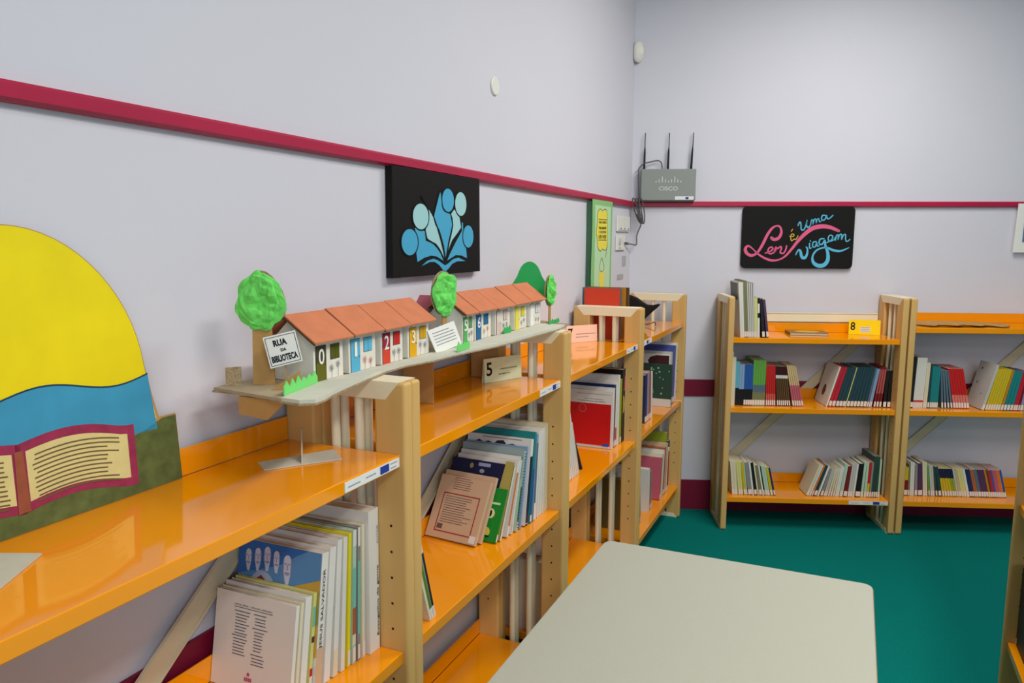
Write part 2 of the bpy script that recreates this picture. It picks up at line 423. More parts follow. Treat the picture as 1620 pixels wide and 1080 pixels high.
def Lface(o, name, polys, m, e=0.0005):
    """flat print on a book's -x face: polygons in (distance from the spine, height)"""
    b = flatmb(); x = o['x0'] - e
    for p in polys: b.poly([(x, s, z) for s, z in p][::-1])
    return b.build(name, m, o)
def rect(s0, s1, z0, z1): return [(s0, z0), (s1, z0), (s1, z1), (s0, z1)]
def Ltext(o, s, w, h, sc, zc, m, bold=0.0, e=0.0007):
    return text('cover_lettering', s, w, h, m, o, axes((0, -1, 0), (0, 0, 1), (o['x0'] - e, sc, zc)), bold)
def Stext(o, s, length, hgt, zc, m, bold=0.0, xc=None):
    xm = (o['x0'] + o['x1']) / 2 if xc is None else xc
    return text('spine_lettering', s, length, hgt, m, o, axes((0, 0, 1), (-1, 0, 0), (xm, -0.0011, zc)), bold)
def textlines(o, s0, s1, z1, n, dz, th, m, name='cover_print'):
    """rows of unreadably small print on the -x face, from the fore-edge side s0 to s1"""
    rnd = random.Random(int(1000 * z1) + n)
    Lface(o, name, [rect(s1 + (s0 - s1) * rnd.uniform(0.0, 0.3), s0, z1 - k * dz - th, z1 - k * dz) for k in range(n)], m)

G1 = 'books on the middle shelf under the yellow cut-out'
# ---- first bookcase, middle shelf (large picture books leaning on the end frame)
CH = {}
def chain(key, end, lst):
    """contact points of right-leaning books, listed from the open end, so that the last one touches the end frame"""
    xs = []; x = 0.0; prev = None
    for t, h, lean in lst:
        a = radians(lean)
        if prev is not None:
            pa, ph = prev
            if pa > a: x += min(ph * cos(pa), h * cos(a)) * (tan(pa) - tan(a)) + 0.0003
        x += t / cos(a) + 0.0014; xs.append(x); prev = (a, h)
    # the last leaning book keeps clear of the upright frame
    t, h, lean = lst[-1]; x += h * sin(radians(max(lean, 0)))
    return [q - x + end for q in xs]
def b1(x, y, t, h, d, col, lean, label, **k): k['y'] = y; k.pop('yaw', 0); return book(ROW @ T(X1.pop(0), y, 0.6404), t - 0.0002, h, d, col, label, G1, lean, 0, **k)
ROW1 = [(0.009, 0.178, 9.5), (0.008, 0.180, 9.2), (0.017, 0.184, 8.8), (0.010, 0.186, 8.2), (0.019, 0.255, 8.0), (0.018, 0.258, 7.2), (0.014, 0.266, 6.0), (0.012, 0.266, 4.5), (0.009, 0.27, 3.6), (0.011, 0.272, 3.0), (0.008, 0.274, 2.4), (0.01, 0.276, 1.8), (0.034, 0.3, 0.6)]
X1 = chain('row', -0.0330, ROW1)
A = b1(-0.2460, 0.100, 0.009, 0.178, 0.190, 'white', 9.5, 'square white book with a printed list of volumes on its back cover', yaw=-2, sticker=0)
Lface(A, 'title_rule', [rect(0.052, 0.143, 0.1515, 0.1525)], INK)
Ltext(A, 'outras obras - volumes publicados', 0.090, 0.0048, 0.098, 0.1565, INK)
for s0, s1, z1, n in ((0.142, 0.103, 0.1455, 1), (0.139, 0.105, 0.139, 7), (0.145, 0.104, 0.100, 1), (0.141, 0.106, 0.094, 6), (0.096, 0.060, 0.146, 1), (0.092, 0.062, 0.139, 3), (0.097, 0.061, 0.1205, 1), (0.092, 0.068, 0.114, 7), (0.097, 0.066, 0.072, 1), (0.095, 0.056, 0.0655, 3)):
    textlines(A, s0, s1, z1, n, 0.0057, 0.0016, paint((92, 86, 100)))
b = flatmb()
for k in range(4): b.quad(*[(A['x0'] - 0.0006, s, z) for s, z in rect(0.0905 + 0.0045 * k, 0.094 + 0.0045 * k, 0.020, 0.027)][::-1])
b.quad(*[(A['x0'] - 0.0006, s, z) for s, z in rect(0.096, 0.102, 0.030, 0.036)][::-1])
b.build('publisher_mark', paint((190, 70, 120)), A)
b1(-0.2300, 0.098, 0.008, 0.180, 0.188, 'cream', 9.2, 'thin cream book directly behind the white list book', sticker=0)
b1(-0.2110, 0.096, 0.017, 0.184, 0.192, 'white', 8.8, 'thick ivory book, third from the front in its leaning row', sticker=0)
b1(-0.2020, 0.094, 0.008, 0.186, 0.190, 'pale yellow', 8.2, 'thin pale yellow book with green and red patches on its spine', bands=((0.02, 0.16, 'white'), (0.16, 0.24, 'red'), (0.5, 0.56, 'purple'), (0.66, 0.86, 'mint')), sticker=0)
J = b1(-0.1780, 0.088, 0.019, 0.255, 0.200, 'white', 8.0, 'picture book with bearded faces on blue sky, JESUS SALVADOR spine', bands=((0.0, 0.30, 'tan'),), sticker=0)
Stext(J, 'JESUS SALVADOR', 0.150, 0.0085, 0.150, INK, 0.008)
DJ = 0.2
Lface(J, 'cover_sky', [rect(0.0008, DJ, 0.100, 0.2545)], paint((92, 142, 190), 0.4))
Lface(J, 'cover_deep_sky', [[(DJ, 0.185), (DJ, 0.2545), (0.030, 0.2545), (0.060, 0.240), (0.085, 0.222), (0.13, 0.205)]], paint((52, 106, 178), 0.4), 0.0007)
Lface(J, 'cover_field', [[(0.0008, 0.060), (0.128, 0.040), (0.128, 0.150), (0.112, 0.163), (0.06, 0.184), (0.0008, 0.205)]], paint((206, 164, 66), 0.4), 0.0008)
Lface(J, 'cover_dune', [[(0.0008, 0.120), (0.05, 0.120), (0.02, 0.165), (0.0008, 0.185)]], paint((160, 150, 60), 0.4), 0.0009)
def oval(cx, cz, rx, rz, n=18): return [(cx + rx * cos(2 * pi * k / n), cz + rz * sin(2 * pi * k / n)) for k in range(n)]
Lface(J, 'cover_glow', [oval(0.1375, 0.168, 0.030, 0.032)], paint((168, 182, 210), 0.4), 0.0010)
FACES = [(0.174, 0.222, 0.9), (0.151, 0.226, 0.95), (0.128, 0.231, 1.0), (0.1056, 0.228, 0.9), (0.079, 0.2195, 1.2)]
Lface(J, 'cover_faces', [oval(a, z, 0.0092 * k, 0.0165 * k) for a, z, k in FACES] + [[(a - 0.007 * k, z - 0.012 * k), (a + 0.007 * k, z - 0.012 * k), (a + 0.0025 * k, z - 0.031 * k), (a - 0.0035 * k, z - 0.031 * k)] for a, z, k in FACES], paint((204, 204, 222), 0.4), 0.0011)
fl = []
for a, z, k in FACES:
    q = 0.001 * k
    fl += [rect(a - 5.5 * q, a - 1.5 * q, z + 1 * q, z + 3 * q), rect(a + 1.5 * q, a + 5.5 * q, z + 1 * q, z + 3 * q), rect(a - 1 * q, a + 0.8 * q, z - 8 * q, z + 1 * q), rect(a - 3.5 * q, a + 3.5 * q, z - 12.5 * q, z - 11 * q)]
    fl += [[(a - 9 * q, z - 10 * q), (a - 6.5 * q, z - 10 * q), (a - 6.8 * q, z + 12 * q), (a - 9.2 * q, z + 6 * q)], [(a + 9 * q, z - 14 * q), (a + 6.8 * q, z - 12 * q), (a + 6.8 * q, z + 10 * q), (a + 9.2 * q, z + 5 * q)]]
Lface(J, 'cover_face_lines', fl, paint((134, 138, 180), 0.4), 0.0012)
Lface(J, 'cover_hood', [[(0.162, 0.130), (0.124, 0.130), (0.122, 0.165), (0.124, 0.178), (0.141, 0.191), (0.153, 0.182), (0.158, 0.158)]], paint((126, 60, 44), 0.4), 0.0013)
b1(-0.1560, 0.086, 0.018, 0.258, 0.205, 'white', 7.2, 'thick white book right behind the JESUS SALVADOR one', sticker=0)
b1(-0.1390, 0.084, 0.014, 0.266, 0.205, 'white', 6.0, 'white book between the thick white one and the grey-white pair', sticker=0, bands=((0.0, 0.2, 'cream'),))
b1(-0.1230, 0.082, 0.012, 0.266, 0.200, 'white', 4.5, 'slim white book touching the bright yellow spine', sticker=0)
b1(-0.1120, 0.080, 0.009, 0.270, 0.205, 'lemon', 3.6, 'bright yellow spined book in the row under the yellow cut-out', sticker=0.03)
b1(-0.0990, 0.078, 0.011, 0.272, 0.205, 'pale green', 3.0, 'book with green and copper spine beside the bright yellow one', bands=((0.14, 0.22, 'cream'), (0.22, 0.42, 'copper'), (0.42, 0.72, 'mint'), (0.88, 1.0, 'white')), sticker=0.03)
b1(-0.0900, 0.076, 0.008, 0.274, 0.205, 'grey', 2.4, 'thin grey book near the tall white folder', bands=((0.2, 0.75, 'mint'), (0.86, 1.0, 'white')), sticker=0.03)
b1(-0.0790, 0.074, 0.010, 0.276, 0.205, 'cream', 1.8, 'slim cream book against the tall white folder', sticker=0.03)
F = b1(-0.0345, 0.066, 0.034, 0.300, 0.208, 'white', 0.6, 'tall white album with handwritten spine, against the end frame', sticker=0)
Stext(F, 'Evangelho da gema', 0.150, 0.0075, 0.105, INK, 0.012, -0.005)
Stext(F, 'AUTOR', 0.040, 0.005, 0.245, paint((110, 110, 120)), 0.0, -0.005)

# ---- second bookcase, middle shelf
G2 = 'books on the middle shelf below the number 5 card'
def b2(x, y, t, h, d, col, lean, label, **k): k['y'] = y; k.pop('yaw', 0); return book(ROW @ T(X2.pop(0) if lean > 0 else x, y, 0.6404), t - 0.0002, h, d, col, label, G2, lean, radians(Y2.pop(0)) if lean > 0 else 0, **k)
ROW2 = [(0.012, 0.179, 30), (0.012, 0.186, 29), (0.008, 0.15, 27), (0.01, 0.212, 25), (0.011, 0.215, 21), (0.008, 0.222, 18), (0.01, 0.232, 15.5), (0.008, 0.238, 13), (0.018, 0.254, 10.5), (0.013, 0.27, 8.5), (0.012, 0.26, 7)]
Y2 = [-6, -5.2, -4.4, -3.6, -2.8, -2, -1.2, -0.6, 0, 0, 0]
X2 = [q - 0.0036 * max(0, 8 - k) for k, q in enumerate(chain('row', 0.795, ROW2))]
Q = b2(0.5300, 0.119, 0.012, 0.179, 0.168, 'tan', 30, 'pinkish book showing a red-framed back cover, frontmost of its leaning row', yaw=-4, sticker=0)
Ltext(Q, 'o mundo', 0.040, 0.005, 0.125, 0.197, paint((120, 80, 80))) if False else None
textlines(Q, 0.118, 0.055, 0.175, 6, 0.0062, 0.0018, paint((140, 100, 96)))
fr = flatmb(); xq = Q['x0'] - 0.0006
for pts in ([(0.020, 0.018), (0.142, 0.018), (0.142, 0.021), (0.020, 0.021)], [(0.020, 0.126), (0.142, 0.126), (0.142, 0.129), (0.020, 0.129)], [(0.020, 0.018), (0.023, 0.018), (0.023, 0.129), (0.020, 0.129)], [(0.139, 0.018), (0.142, 0.018), (0.142, 0.129), (0.139, 0.129)]):
    fr.poly([(xq, s, z) for s, z in pts][::-1])
fr.build('red_border', paint((168, 44, 52)), Q)
textlines(Q, 0.132, 0.032, 0.120, 12, 0.0066, 0.0018, paint((120, 96, 92)))
Lface(Q, 'price_block', [rect(0.118, 0.136, 0.026, 0.040)], paint((110, 84, 76)))
Lface(Q, 'white_tab', [rect(0.002, 0.022, 0.004, 0.024)], paint((228, 226, 220)), 0.0008)
b2(0.5470, 0.112, 0.012, 0.186, 0.170, 'tan', 29, 'second pinkish book, peeping out behind the red-framed cover', yaw=-4, sticker=0)
K = b2(0.5700, 0.078, 0.008, 0.15, 0.200, 'leaf green', 27, 'bright green comic leaning behind the pinkish books', sticker=0.02)
Lface(K, 'upper_picture', [oval(0.034, 0.078, 0.013, 0.014)], paint((226, 214, 160)))
Lface(K, 'lower_picture', [oval(0.036, 0.026, 0.012, 0.013)], paint((214, 196, 80)))
Lface(K, 'cover_print', [rect(0.024, 0.046, 0.012, 0.017), oval(0.034, 0.078, 0.004, 0.009), rect(0.046, 0.060, 0.050, 0.053)], paint((24, 40, 26)), 0.0008)
Lface(K, 'cover_title', [rect(0.010, 0.048, 0.104, 0.110)], paint((200, 226, 190)))
NV = b2(0.5900, 0.074, 0.01, 0.212, 0.205, 'navy', 25, 'dark navy picture book rising behind the pinkish books', sticker=0.02, bands=((0.0, 1.0, 'cream'),))
Lface(NV, 'cover_glow', [[(0.0008, 0.0), (0.045, 0.0), (0.028, 0.221), (0.0008, 0.221)]], paint((176, 160, 84)))
Lface(NV, 'cover_title', [rect(0.075, 0.115, 0.196, 0.206)], paint((150, 156, 190)))
Lface(NV, 'pale_disc', [oval(0.1, 0.182, 0.008, 0.006)], paint((150, 152, 170)))
Lface(NV, 'gold_disc', [oval(0.137, 0.194, 0.006, 0.008)], paint((168, 148, 90)))
b2(0.6090, 0.068, 0.011, 0.215, 0.200, 'white', 21, 'white book with an orange spine strip behind the navy one', bands=((0.15, 0.85, 'orange'),), sticker=0.028)
b2(0.6240, 0.066, 0.008, 0.222, 0.200, 'white', 18, 'white book with green top edge next to the orange-striped spine', bands=((0.96, 1.0, 'leaf green'),), sticker=0.028)
SP = b2(0.6420, 0.062, 0.01, 0.232, 0.205, 'pale green', 15.5, 'spiral-bound green notebook in the leaning row', bands=((0.08, 0.55, (40, 110, 62)),), sticker=0.026)
sb = MB()
for k in range(26): sb.tube([(SP['x0'] + 0.001 + 0.004 * (1 + cos(q * pi / 3)), -0.001 + 0.003 * sin(q * pi / 3) - 0.002, 0.012 + 0.0085 * k) for q in range(6)], 0.0007, 5)
so = sb.build('spiral_binding', paint((60, 62, 66), 0.3), SP); so['kind'] = 'stuff'
Lface(SP, 'cover_landscape', [rect(0.0008, 0.205, 0.15, 0.238)], paint((150, 168, 168)))
b2(0.6620, 0.060, 0.008, 0.238, 0.205, 'pale blue', 13, 'pale blue-grey book beside the spiral notebook', sticker=0)
TB = b2(0.6900, 0.054, 0.018, 0.254, 0.210, 'white', 10.5, 'white binder with a navy spine strip and village picture', bands=((0.0, 0.02, 'navy'), (0.03, 0.80, 'navy')), sticker=0)
Lface(TB, 'picture_skyline', [[(x, z + 0.017) for x, z in ((0.01, 0.200), (0.185, 0.208), (0.185, 0.214), (0.17, 0.221), (0.155, 0.213), (0.14, 0.219), (0.12, 0.213), (0.11, 0.223), (0.09, 0.225), (0.08, 0.214), (0.06, 0.218), (0.04, 0.211), (0.01, 0.213))]], paint((60, 46, 60)))
Lface(TB, 'cover_title', [rect(0.03, 0.16, 0.2465, 0.2495)], paint((150, 138, 146)))
b2(0.7080, 0.052, 0.013, 0.27, 0.215, 'teal', 8.5, 'teal-covered folder rising behind the white binder', sticker=0.02, bands=((0.0, 0.6, 'blue'),))
b2(0.7250, 0.050, 0.012, 0.26, 0.205, 'pale blue', 7, 'light blue book between the teal folder and white row', bands=((0.1, 0.9, 'slate blue'),), sticker=0.05)
PH2 = 'in the white row below the number 5 card'
run(ROW, 0.7630, 0.640, 0.050, [(4, 12.5, 268, 'white', 7, 215, {'lean2': 2, 'vary': 1, 'sticker': 0}), (2, 11.0, 277, 'cream', 1, 215, {'sticker': 0, 'lean2': 0.5})], PH2, G2, 'from the spiral notebook')
for k, (x, t, h, col, ln, lb) in enumerate(((0.100, 0.008, 0.178, 'cream', -18, 'cream booklet, outermost of three leaning on the seam post'), (0.1085, 0.009, 0.182, 'white', -18, 'white booklet with olive strip, middle of three leaning on the seam post'), (0.1185, 0.008, 0.195, 'white', -17, 'white booklet with black picture strip leaning on the seam post'))):
    b2(x, 0.026, t, h, 0.180, col, ln, lb, bands=((), ((0.16, 0.9, (92, 124, 40)),), ((0.16, 0.9, (40, 42, 40)),))[k], sticker=0.022)

# ---- third bookcase, middle shelf
G3 = 'books on the middle shelf below the number 7 card'
def b3(x, y, t, h, d, col, lean, label, **k): k['y'] = y; k.pop('yaw', 0); return book(ROW @ T(X3.pop(0) if lean > 0 else x, y, 0.6404), t - 0.0002, h, d, col, label, G3, lean, 0, **k)
X3 = chain('row', 1.7812, [(0.012, 0.234, 3.0), (0.012, 0.246, 2.6), (0.012, 0.256, 2.2), (0.018, 0.26, 2.0), (0.024, 0.29, 1.6), (0.022, 0.27, 1.2), (0.04, 0.306, 0.4)])
RM = b3(1.5850, 0.068, 0.012, 0.234, 0.190, 'white', 3, 'white magazine with a large red cover block and star ring', sticker=0, yaw=-2)
Lface(RM, 'red_block', [rect(0.006, 0.1898, 0.010, 0.180)], paint((206, 30, 34), 0.25, 0.5))
Lface(RM, 'star_ring', [oval(0.126 + 0.015 * cos(2 * pi * k / 12), 0.158 + 0.016 * sin(2 * pi * k / 12), 0.0026, 0.0026, 6) for k in range(12)], paint((150, 120, 110)), 0.0008)
Lface(RM, 'blue_tab', [rect(0.012, 0.038, 0.008, 0.020)], paint((70, 80, 180)), 0.0009)
Ltext(RM, 'os outros tempos. uma historia', 0.120, 0.005, 0.090, 0.189, paint((60, 44, 60)), 0.02)
Lface(RM, 'small_print', [rect(0.04, 0.12, 0.197, 0.199), rect(0.01, 0.15, 0.218, 0.2195)], paint((130, 126, 130)))
b3(1.6020, 0.068, 0.012, 0.246, 0.195, 'white', 2.6, 'plain white book just behind the red magazine', sticker=0.02)
b3(1.6230, 0.068, 0.012, 0.256, 0.200, 'dark blue', 2.2, 'dark blue topped book behind the red magazine', bands=((0.0, 0.85, 'maroon'),), sticker=0.024)
b3(1.6480, 0.067, 0.018, 0.260, 0.205, 'white', 2.0, 'white book with crimson foot beside the dark blue one', bands=((0.0, 0.3, 'crimson'),), sticker=0.024)
b3(1.6900, 0.064, 0.024, 0.290, 0.215, 'white', 1.6, 'tall broad white book before the olive spine', sticker=0)
b3(1.7200, 0.062, 0.022, 0.270, 0.205, 'lime', 1.2, 'olive-lime spined book below the number 7 card', sticker=0.024)
BK = b3(1.7760, 0.060, 0.040, 0.306, 0.220, 'black', 0.4, 'large black picture album against the far frame', sticker=0)
b = flatmb()
b.poly([(-0.036, -0.0009, z) if k == 0 else (x, -0.0009, z) for k, (x, z) in enumerate(((-0.036, 0.12), (-0.012, 0.13), (-0.006, 0.16), (-0.014, 0.19), (-0.036, 0.2)))]); b.build('spine_picture', paint((186, 150, 60)), BK)
b = flatmb(); b.poly([(-0.03, -0.0009, 0.215), (-0.004, -0.0009, 0.215), (-0.004, -0.0009, 0.275), (-0.022, -0.0009, 0.275)]); b.build('spine_picture', paint((170, 60, 76)), BK)
b = flatmb(); b.poly([(-0.005, -0.001, 0.001), (-0.0002, -0.001, 0.001), (-0.0002, -0.001, 0.303), (-0.005, -0.001, 0.303)]); b.build('spine_strip', paint((214, 210, 204)), BK)
run(ROW, 0.978, 0.640, 0.080, [(5, 28, 280, 'white', -6, 200, {'lean2': -18, 'sticker': 0}), (4, 12, 285, 'white', -18.5, 200, {'lean2': -21, 'sticker': 0}), (1, 7, 220, 'cream', -22, 190, {'sticker': 0})], 'slumped below the number 7 card', G3, 'from the near post')
b3(1.3120, 0.086, 0.006, 0.170, 0.160, 'navy', -34, 'navy booklet slumped against white magazines beside the red cover', sticker=0)
# third bookcase, bottom shelf: seen between the rods and over the table corner
G3L = 'books on the low shelf behind the table corner'
run(ROW, 0.960, 0.172, 0.060, [(3, 14, 255, 'white', -4, 190), (1, 16, 250, 'maroon', -5, 190), (2, 12, 235, 'slate blue', -6, 190), (1, 14, 225, 'olive', -9, 180), (1, 10, 205, 'pale yellow', -14, 170)], 'on the low shelf behind the table corner', G3L, 'from the near post')
# ---- fourth bookcase
G4 = 'books on the middle shelf of the last bookcase before the corner'
PH4 = 'middle shelf before the corner'
run(ROW, 2.105, 0.640, 0.056, [(2, 20, 226, 'dark blue', -1.5, 170), (2, 18, 230, 'lavender', -2, 170), (2, 16, 230, 'copper', -3, 170), (2, 14, 224, 'white', -4, 170, {'sticker': 0})], PH4, G4, 'from the seam post')
def b4(x, y, z, t, h, d, col, lean, label, g, **k): k['y'] = y; k.pop('yaw', 0); return book(ROW @ T(X4.pop(0) if X4 and lean > 0 else x, y, z + 0.0004), t - 0.0002, h, d, col, label, g, lean, 0, **k)
X4 = chain('row', 2.6855, [(0.016, 0.216, 2.0), (0.024, 0.262, 4.0), (0.026, 0.272, 4.5), (0.032, 0.282, 4.5), (0.030, 0.296, 4.2), (0.030, 0.305, 3.5)])
DG = b4(2.4700, 0.022, 0.640, 0.016, 0.216, 0.150, 'dark green', 2, 'dark green book with pale dots over its cover', G4, sticker=0, yaw=-4)
rnd = random.Random(3)
Lface(DG, 'cover_print', [oval(rnd.uniform(0.012, 0.14), rnd.uniform(0.062, 0.205), r, r, 8) for r in [0.0032] * 12 + [0.0050] * 6], paint((160, 190, 170)))
Lface(DG, 'white_foot', [rect(0.0, 0.1498, 0.0, 0.040)], paint((214, 212, 206)), 0.0008)
W4 = b4(2.5200, 0.040, 0.640, 0.024, 0.262, 0.200, 'white', 4, 'white book with dark brown picture behind the dotted one', G4, sticker=0.03)
Lface(W4, 'brown_picture', [[(0.004, 0.19), (0.10, 0.19), (0.112, 0.228), (0.10, 0.246), (0.07, 0.256), (0.004, 0.256)]], paint((70, 30, 34)))
b4(2.5650, 0.038, 0.640, 0.026, 0.272, 0.205, 'pale grey', 4.5, 'pale grey book before the violet blue spines', G4, sticker=0.03)
b4(2.6020, 0.036, 0.640, 0.032, 0.282, 0.205, 'violet blue', 4.5, 'first violet blue spine from the dotted book', G4, sticker=0.03)
b4(2.6330, 0.036, 0.640, 0.030, 0.296, 0.205, 'violet blue', 4.2, 'second violet blue spine from the dotted book', G4, sticker=0.03)
W5 = b4(2.6600, 0.034, 0.640, 0.030, 0.305, 0.212, 'white', 3.5, 'tallest white book against the corner frame, middle shelf', G4, sticker=0.03)
Lface(W5, 'cover_title', [rect(0.08, 0.12, 0.285, 0.293)], paint((150, 70, 90)))
G5 = 'books on the bottom shelf of the last bookcase before the corner'
run(ROW, 1.955, 0.172, 0.060, [(2, 16, 236, 'olive', -1, 180), (3, 14, 222, 'brown', -2, 180), (2, 12, 236, 'white', -3, 180), (1, 10, 216, 'red', -4, 180), (1, 12, 190, 'grey', -7, 170)], 'bottom shelf before the corner', G5, 'from the seam post')
X4 = chain('row', 2.6855, [(0.02, 0.212, 9.0), (0.025, 0.225, 9.0), (0.026, 0.238, 8.5), (0.026, 0.245, 8.0), (0.033, 0.258, 7.0), (0.03, 0.228, 6.0), (0.026, 0.3, 5.0), (0.025, 0.25, 3.0)])
run(ROW, 2.235, 0.172, 0.060, [(2, 14, 215, 'white', -2, 170), (1, 8, 210, 'red', -3, 170), (2, 13, 195, 'grey', -4, 160)], 'mid bottom shelf before the corner', G5, 'from the seam post')
PK = b4(2.4000, 0.050, 0.172, 0.02, 0.212, 0.150, 'rose', 9, 'rose pink book with a framed panel, bottom shelf before the corner', G5, sticker=0.025, yaw=-3)
Lface(PK, 'orange_frame', [rect(0.075, 0.077, 0.10, 0.15), rect(0.077, 0.13, 0.148, 0.150)], paint((226, 140, 110)))
b4(2.4260, 0.052, 0.172, 0.025, 0.225, 0.160, 'cream', 9, 'cream book directly behind the rose pink one', G5, sticker=0.025)
b4(2.4500, 0.052, 0.172, 0.026, 0.238, 0.165, 'white', 8.5, 'white book with red header behind the cream one', G5, sticker=0.025)
b4(2.4800, 0.052, 0.172, 0.026, 0.245, 0.170, 'copper', 8, 'copper brown book, bottom shelf before the corner', G5, sticker=0.025)
b4(2.5200, 0.050, 0.172, 0.033, 0.258, 0.175, 'tan', 7, 'tan spined book before the red one, bottom shelf', G5, sticker=0.025)
b4(2.5560, 0.048, 0.172, 0.03, 0.228, 0.180, 'white', 6, 'white book with red spine strip, bottom shelf before the corner', G5, bands=((0.1, 0.92, 'red'),), sticker=0.025)
b4(2.6000, 0.070, 0.172, 0.026, 0.300, 0.190, 'lime', 5, 'tall yellowish green book behind the red-striped one', G5, sticker=0)
b4(2.4470 + 0.20, 0.060, 0.172, 0.025, 0.250, 0.190, 'dark green', 3, 'dark green book nearest the corner frame, bottom shelf'.replace('nearest', 'touching'), G5, sticker=0)
# red books standing on the last bookcase
G6 = 'tall books standing on the last bookcase before the corner'
b4(1.8640, 0.116, 1.055, 0.018, 0.216, 0.152, 'vermilion', 0, 'red hardback, front one of the tall books on the last bookcase', G6, sticker=0)
b4(1.8775, 0.112, 1.055, 0.013, 0.218, 0.172, 'slate blue', 0, 'slate blue hardback behind the red one, top of last bookcase', G6, sticker=0)
b4(1.8930, 0.098, 1.055, 0.014, 0.219, 0.172, 'golden', 0, 'golden brown hardback behind the red one, top of last bookcase', G6, sticker=0)
b4(1.9045, 0.086, 1.055, 0.010, 0.220, 0.180, 'brown', 0, 'dark brown hardback, rearmost of the tall books on last bookcase', G6, sticker=0)

# ---- bookcase with the number 8 card
o, _ = run(BACK, 0.068, 0.995, 0.030, [(2, 10, 276, 'white', -4, 200, {'lean2': -4}), (2, 9, 283, 'olive', -4, 200), (4, 7.5, 272, 'pale grey', -4, 195, {'lean2': -3}), (2, 7, 200, 'pale yellow', -3, 150), (1, 10, 198, 'white', -2.5, 150, {'bands': ((0.5, 0.62, 'black'), (0.86, 1, 'black'))}),
                               (1, 14, 194, 'black', -6, 160), (1, 12, 190, 'purple', -8, 160)], 'standing on top of the number 8 bookcase', 'books standing on the number 8 bookcase')
Lface(o[0], 'cover_photograph', [rect(0.03, 0.196, 0.185, 0.270)], paint((96, 96, 96)))
PH8 = 'middle shelf of number 8 bookcase'; G8 = 'books on the middle shelf of the number 8 bookcase'
bb = {'bands': ((0.0, 0.40, 'black'),), 'sticker': 0}
run(BACK, 0.0345, 0.640, 0.066, [(1, 13, 276, 'white', 0, 205, {'sticker': 0}), (1, 13, 250, 'cream', 0, 200, {'sticker': 0}), (2, 9, 226, 'cyan', 0, 170, bb), (2, 12.5, 212, 'pale blue', 0, 165, bb),
     (4, 10.5, 212, 'blue', 0, 165, {'bands': ((0.0, 0.40, 'black'),)}), (5, 12.4, 234, 'green', 0, 175, {'vary': 0, 'bands': ((0.30, 0.46, 'slate blue'), (0.12, 0.30, 'olive'))}),
     (5, 8.6, 208, 'red', -1.5, 150, {'lean2': -2.5, 'bands': ((0.14, 0.30, (206, 90, 80)),)}), (7, 7.4, 205, 'brown', -4.5, 150, {'lean2': -8, 'bands': ((0.70, 0.78, 'white'), (0.78, 1.0, (60, 18, 22)))}),
     (5, 8.6, 212, 'tan and pink', -11, 150, {'lean2': -13, 'bands': ((0.0, 0.52, 'rose'),)})], PH8, G8)
o, _ = run(BACK, 0.518, 0.640, 0.072, [(1, 8, 214, 'white', 15.5, 178), (2, 15, 210, 'crimson', 15, 150, {'lean2': 14.5}), (3, 14, 208, 'dark teal', 13.6, 150, {'lean2': 13}), (1, 4, 208, 'pale yellow', 12.8, 150),
     (6, 14, 208, 'dark teal', 12.4, 150, {'lean2': 10}), (1, 8, 204, 'slate blue', 9.5, 150), (2, 7, 200, 'pale blue', 9, 150), (3, 10, 206, 'maroon', 6.5, 150, {'lean2': 4.5, 'bands': ((0.35, 0.95, (170, 80, 76)),)}), (2, 15, 190, 'black', 2, 150, {'lean2': 0.5})],
    'slanting group, ' + PH8, G8)
Lface(o[0], 'cover_picture', [oval(0.095, 0.072, 0.022, 0.030)], paint((110, 60, 60)))
PH8L = 'bottom shelf of number 8 bookcase'; G8L = 'books on the bottom shelf of the number 8 bookcase'
run(BACK, 0.066, 0.172, 0.050, [(2, 14, 176, 'cream', -6, 130), (2, 12, 176, 'pale yellow', -7, 130), (1, 12, 175, 'yellow', -8, 130), (1, 6, 174, 'pale green', -8, 130), (1, 20, 174, 'grey', -9, 130), (1, 9, 174, 'white', -9, 130), (1, 13, 174, 'black', -9.5, 130),
     (1, 7, 172, 'cream', -10, 130), (1, 14, 160, 'olive', -10.5, 130), (1, 8, 158, 'white', -11, 125), (1, 5, 158, 'black', -11, 125), (2, 11, 156, 'pale green', -11.5, 125), (1, 13, 152, 'yellow', -12.5, 120), (1, 8, 150, 'dark blue', -13.5, 120)],
    'upper-end group, '.replace('upper-end', 'corner-side') + PH8L, G8L)
run(BACK, 0.440, 0.172, 0.060, [(1, 13, 172, 'cream', 20, 130), (1, 8, 172, 'white', 19.5, 130), (1, 8, 172, 'orange', 19, 130), (1, 13, 170, 'dark teal', 18, 130), (1, 10, 165, 'white', 17, 130), (1, 12, 150, 'grey', 15, 125), (2, 8, 148, 'pale grey', 13.5, 120), (3, 8, 150, 'cream', 12, 120, {'lean2': 9}),
     (2, 9, 158, 'white', 8, 130), (1, 16, 172, 'pale green', 7, 130), (1, 18, 162, 'maroon', 6, 130), (2, 11, 172, 'pale grey', 5, 130), (1, 10, 174, 'white', 4.5, 130), (1, 25, 176, 'black', 3.5, 135), (2, 12, 184, 'pale green', 3, 140, {'lean2': 2}), (1, 12, 184, 'red', 2.5, 140, {'bands': ((0.1, 0.4, 'yellow'),)}),
     (1, 9, 184, 'grey', 2, 140), (3, 9, 216, 'dark green', 1.6, 170, {'lean2': 1}), (1, 9, 200, 'pale green', 0.8, 160)], 'slanting group, ' + PH8L, G8L)
